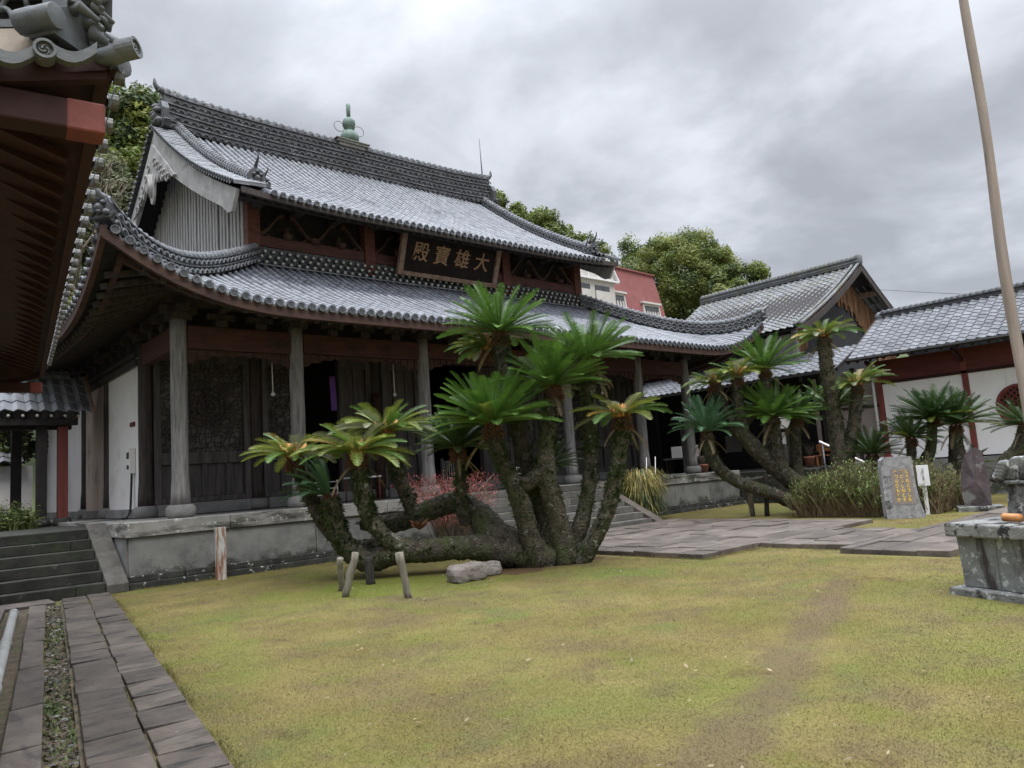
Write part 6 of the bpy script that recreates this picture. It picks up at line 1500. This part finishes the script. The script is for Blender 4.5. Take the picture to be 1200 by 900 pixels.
mb = MB(); pblock(mb, .02, .74, .02, 1.72, .602, .745); pblock(mb, .745, 1.75, .02, 1.72, .602, .745); mb.build('cap_slab', 'granite_cap', pd, bevel=.02)
mb = MB(); pblock(mb, .40, 1.35, .5, 1.3, .746, 1.13, .03); mb.build('upper_block', 'granite', pd, bevel=.025)
mb = MB(); pblock(mb, .36, 1.4, .46, 1.34, 1.132, 1.175, 0); 
ring = [(.34, 1.176), (.3, 1.24), (.36, 1.3), (.48, 1.36), (.56, 1.42), (.6, 1.425), (1.2, 1.42), (1.42, 1.3), (1.42, 1.176)]
mb.prism([pp_(a, .48, z) for a, z in ring], ey * .84, 0)
for k in range(5): 
    a = .36 + .02 * k; q = pp_(a, .47, 1.21 + .035 * k); mb.tube([q + ex * .1, q - ex * .02], [.05, .035], 8, 0)
mb.build('carved_top', 'granite', pd, bevel=.03)
cup = thing('bamboo_cup', 'short orange bamboo cup lying on the stone pedestal', 'cup', tuple(pp_(.62, .3, .75)))
mb = MB(); b0 = pp_(.53, .3, .80); b1 = pp_(.72, .27, .80)
mb.tube([b0, b0 + (b1 - b0) * .08, b1], [.046, .044, .044], 16, 0); mb.build('cane', 'bamboo', cup)
mb = MB(); mb.tube([b0 - (b1 - b0) * .02, b0 - (b1 - b0) * .001], .036, 14, 0); mb.build('mouth', 'gold', cup)

# flagpole
mb = MB(); px_, py_ = 10.66, 2.73
zz = np.linspace(-.1, 9.5, 24); mb.tube([(px_ + .012 * math.sin(z * 1.3), py_ + .012 * math.cos(z * 1.7), z) for z in zz], [.074 - .0030 * z + .003 * math.sin(z * 2.1) for z in zz], 14)
tag(mb.build('flagpole', 'flagwood', origin=(px_, py_, 0)), 'tall pale peeled log flagpole rising out of frame behind the stone pedestal', 'flagpole')

# porch things
mb = MB()
mb.grid([[(9.53 + .03 * v + .17 * u, 18.42 + .02 * math.sin(u * 9), 4.62 - .95 * v) for v in np.linspace(0, 1, 8)] for u in np.linspace(0, 1, 8)], 0)
pc = mb.build('purple_banner', 'purple', origin=(9.6, 18.42, 4.6)); so = pc.modifiers.new('thick', 'SOLIDIFY'); so.thickness = .01
tag(pc, 'narrow purple cloth hanging in the dark doorway of the hall', 'banner')
for x, z1, z0, l in ((7.3, 4.75, 3.95, 'white bell cord hanging left of the second porch column'), (10.68, 4.8, 4.0, 'white bell cord hanging near the third porch column'), (18.92, 4.8, 4.2, 'white bell cord hanging at the right side of the porch')):
    c = thing('hanging_cord', l, 'cord', (x, 17.0, z0)); mb = MB(); mb.tube([(x, 17, z1 + .4), (x + .01, 17, z0)], .012, 6); mb.build('cord', 'white_paint', c)
    mb = MB(); mb.lathe((x + .01, 17, z0 - .1), [(.02, .1), (.045, .06), (.05, .03), (.03, 0)], 10); mb.build('weight', 'white_paint', c)
def table(label, x, y, w, d, h, mt, ml):
    t = thing('side_table', label, 'table', (x, y, 1.2)); mb = MB(); mb.box(x - w / 2, x + w / 2, y - d / 2, y + d / 2, 1.2 + h - .04, 1.2 + h, 0); mb.build('top', mt, t, bevel=.006)
    for sx_ in (-1, 1):
        for sy_ in (-1, 1):
            mb = MB(); mb.tube([(x + sx_ * (w / 2 - .04), y + sy_ * (d / 2 - .04), 1.195), (x + sx_ * (w / 2 - .04), y + sy_ * (d / 2 - .04), 1.2 + h - .041)], .018, 7); mb.build('leg', ml, t)
table('small white topped table with thin red legs on the porch', 9.55, 16.9, .8, .5, .62, 'white_paint', 'red_paint')
fn = thing('white_railing', 'low white metal rail on the porch behind the mossy cycad trunk', 'railing', (8.6, 17.1, 1.2))
mb = MB()
for z in (1.42, 1.58, 1.74): mb.tube([(8.1, 17.2, z), (9.0, 17.2, z)], .014, 6)
mb.build('rail', 'white_paint', fn)
for x in (8.1, 9.0): mb = MB(); mb.tube([(x, 17.2, 1.195), (x, 17.2, 1.78)], .016, 6); mb.build('post', 'white_paint', fn)
fn = thing('white_railing', 'low white metal rail right of the centre doorway beside a porch column', 'railing', (15.5, 17.1, 1.2))
mb = MB()
for z in (1.45, 1.62, 1.8): mb.tube([(15.0, 17.2, z), (16.0, 17.2, z)], .016, 6)
mb.build('rail', 'white_paint', fn)
for x in (15.0, 16.0): mb = MB(); mb.tube([(x, 17.2, 1.195), (x, 17.2, 1.84)], .016, 6); mb.build('post', 'white_paint', fn)
dg_ = thing('slatted_gate', 'small dark slatted gate leaf in front of the hall doors', 'gate', (12.9, 17.6, 1.2))
mb = MB(); mb.box(12.5, 13.3, 17.58, 17.62, 1.25, 1.33, 0); mb.box(12.5, 13.3, 17.58, 17.62, 2.05, 2.13, 0)
for x in (12.5, 13.24): mb.box(x, x + .06, 17.56, 17.64, 1.2, 2.2, 0)
mb.build('frame', 'wood_panel', dg_); mb = MB()
for x in np.arange(12.6, 13.2, .08): mb.box(x, x + .025, 17.585, 17.615, 1.331, 2.049, 0)
mb.build('slat', 'wood_pillar', dg_)
# electric meter and red label on side wall
em = thing('meter_box', 'grey electric meter box with cables on the white side wall', 'meter box', (4.75, 19.4, 1.9))
mb = MB(); mb.box(4.70, 4.835, 19.18, 19.42, 2.25, 2.85, 0); mb.build('box', 'white_wall', em, bevel=.012)
mb = MB(); mb.box(4.68, 4.699, 19.22, 19.38, 2.6, 2.75, 0); mb.box(4.68, 4.699, 19.24, 19.36, 2.35, 2.45, 0); mb.build('dial', 'glass', em)
mb = MB()
for k in range(2): mb.tube(smoothpath([(4.78, 19.28 + .06 * k, 2.25), (4.76, 19.28 + .06 * k, 1.7), (4.72, 19.2 + .05 * k, 1.4), (4.62, 19.1, 1.24), (4.45, 18.8 - .1 * k, 1.22)], 5), .018, 6)
mb.build('cable', 'wood_black', em)
mb = MB(); mb.box(4.80, 4.835, 19.2, 19.55, 3.37, 3.47, 0); tag(mb.build('red_label', 'red_frieze', origin=(4.82, 19.4, 3.4)), 'little dull red label strip fixed on the white side wall', 'label')
# flower pots at the right end of the platform, bench and small shrine-like box
def pot(label, x, y, z, r, m, plant=False):
    t = thing('flower_pot', label, 'pot', (x, y, z)); mb = MB(); mb.lathe((x, y, z), [(r * .7, 0), (r * .9, r * 1.2), (r, r * 1.25), (r, r * 1.5), (r * .88, r * 1.5), (r * .8, r * 1.3)], 16); mb.build('bowl', m, t)
    if plant:
        mb = MB(); rr = random.Random(int(x * 10))
        for k in range(26): a = rr.uniform(0, 6.28); q = V(x, y, z + r * 1.4); p = q + V(math.cos(a) * .2, math.sin(a) * .2, rr.uniform(.15, .6)); mb.tube([q, (p + q) / 2 + V(0, 0, .06), p], [.007, .006, .003], 4, 0)
        mb.build('twigs', 'twig', t)
pot('terracotta flower pot at the corner of the hall platform', 23.2, 16.2, 1.2, .2, 'terracotta', True)
pot('grey shallow pot left of the terracotta one on the platform corner', 22.75, 16.5, 1.2, .18, 'stone')
pot('terracotta pot with dry twigs left of the orange bench', 26.65, 13.9, 1.16, .24, 'terracotta', True)
bn = thing('bench', 'orange wooden bench with slatted back under the timber house eaves', 'bench', (26.75, 13.0, 1.15))
for z in (1.55, 1.7): mb = MB(); mb.box(26.92, 26.96, 12.3, 13.75, z + .12, z + .24, 0); mb.build('backrest', 'orange_wood', bn, bevel=.006)
mb = MB(); 
for k in range(3): mb.box(26.58 + .12 * k, 26.68 + .12 * k, 12.3, 13.75, 1.5, 1.54, 0)
mb.build('seat', 'orange_wood', bn, bevel=.006)
for y in (12.4, 13.6):
    for x in (26.62, 26.9): mb = MB(); mb.box(x - .03, x + .03, y - .03, y + .03, 1.151, 1.499 if x < 26.8 else 1.95, 0); mb.build('leg', 'orange_wood', bn)
b2 = thing('display_table', 'low table with framed notices standing in the dim open porch end', 'table', (25.6, 18.6, 1.15))
mb = MB(); mb.box(25.0, 25.5, 17.6, 19.4, 1.75, 1.82, 0); mb.build('top', 'paper', b2)
for y in (17.7, 19.3): mb = MB(); mb.box(25.05, 25.45, y - .03, y + .03, 1.1, 1.749, 0); mb.build('leg', 'wood_dark', b2)
for y0, y1 in ((18.6, 19.1), (17.8, 18.2)): mb = MB(); mb.box(25.2, 25.24, y0, y1, 1.821, 2.28, 0); mb.build('framed_notice', 'white_wall', b2)
gb_ = thing('paved_gap', 'stone floor strip joining the hall platform and the timber house', 'floor', (25.4, 17, 0)) 
mb = MB(); mb.box(24.25, 26.54, 12.42, 33, -.05, 1.1, 0); mb.build('floor_slab', 'stone_low', gb_)
sb = thing('standing_screen', 'pale standing panel in the dim passage between the hall and timber house', 'panel', (26.2, 19, 1.1))
mb = MB(); mb.box(26.2, 26.24, 18.6, 19.3, 1.15, 3.0, 0); mb.build('panel', 'paper', sb)
lb = thing('notice_lantern', 'white house shaped notice box on a post among the leaning cycad trunks', 'lantern', (20.9, 11.7, 0))
c = V(20.9, 11.65, 0); mb = MB(); mb.box(c[0] - .045, c[0] + .045, c[1] - .045, c[1] + .045, -.05, 2.4, 0); mb.build('post', 'wood_panel', lb)
fdn, sdn = V(-.85, -.53, 0), V(.53, -.85, 0)
def lp(x, z, d): return c + sdn * x + V(0, 0, z) + fdn * d
mb = MB(); mb.prism([lp(-.2, 2.42, -.12), lp(.2, 2.42, -.12), lp(.22, 2.62, -.12), lp(0, 2.82, -.12), lp(-.22, 2.62, -.12)], fdn * .26, 0); mb.build('box', 'white_wall', lb, bevel=.008)
mb = MB(); mb.prism([lp(-.05, 1.95, .05), lp(.05, 1.95, .05), lp(.05, 2.3, .05), lp(-.05, 2.3, .05)], fdn * .01, 0); mb.build('label_strip', 'white_paint', lb)
hr = thing('hand_rail', 'grey hand rail sloping beside the small dark steps', 'railing', (24.0, 11.5, 0))
mb = MB(); mb.tube([(24.35, 12.3, 2.0), (24.35, 10.5, 1.0)], .035, 8); mb.build('rail', 'white_wall', hr)
for y, z in ((12.2, 1.94), (10.6, 1.05)): mb = MB(); mb.tube([(24.35, y, -.05), (24.35, y, z)], .03, 8); mb.build('post', 'iron', hr)
# weeds by the mossy steps
mb = MB(); rr = random.Random(12)
for k in range(500):
    b = V(rr.uniform(1.6, 3.1), rr.uniform(20.6, 21.8), 1.12); a = rr.uniform(0, 6.28); L_ = rr.uniform(.15, .7); d = V(math.cos(a) * .35, math.sin(a) * .35, 1); w = V(-math.sin(a), math.cos(a), 0) * .012
    mb.add([b - w, b + w, b + d * L_], [(0, 1, 2)], 0)
    for q in range(4):
        p = b + d * L_ * rr.uniform(.3, 1); e = V(rr.gauss(0, 1), rr.gauss(0, 1), rr.gauss(0, .5)) * .05; f_ = V(rr.gauss(0, 1), rr.gauss(0, 1), rr.gauss(0, .5)) * .03; mb.add([p, p + e, p + e + f_, p + f_], [(0, 1, 2, 3)], 0)
wd = mb.build('weeds', 'weed', origin=(2.3, 21.2, 1.12)); struct(wd, 'stuff')
# metal stools and wooden rack in the gap are too dim to tell apart; nothing more is built there
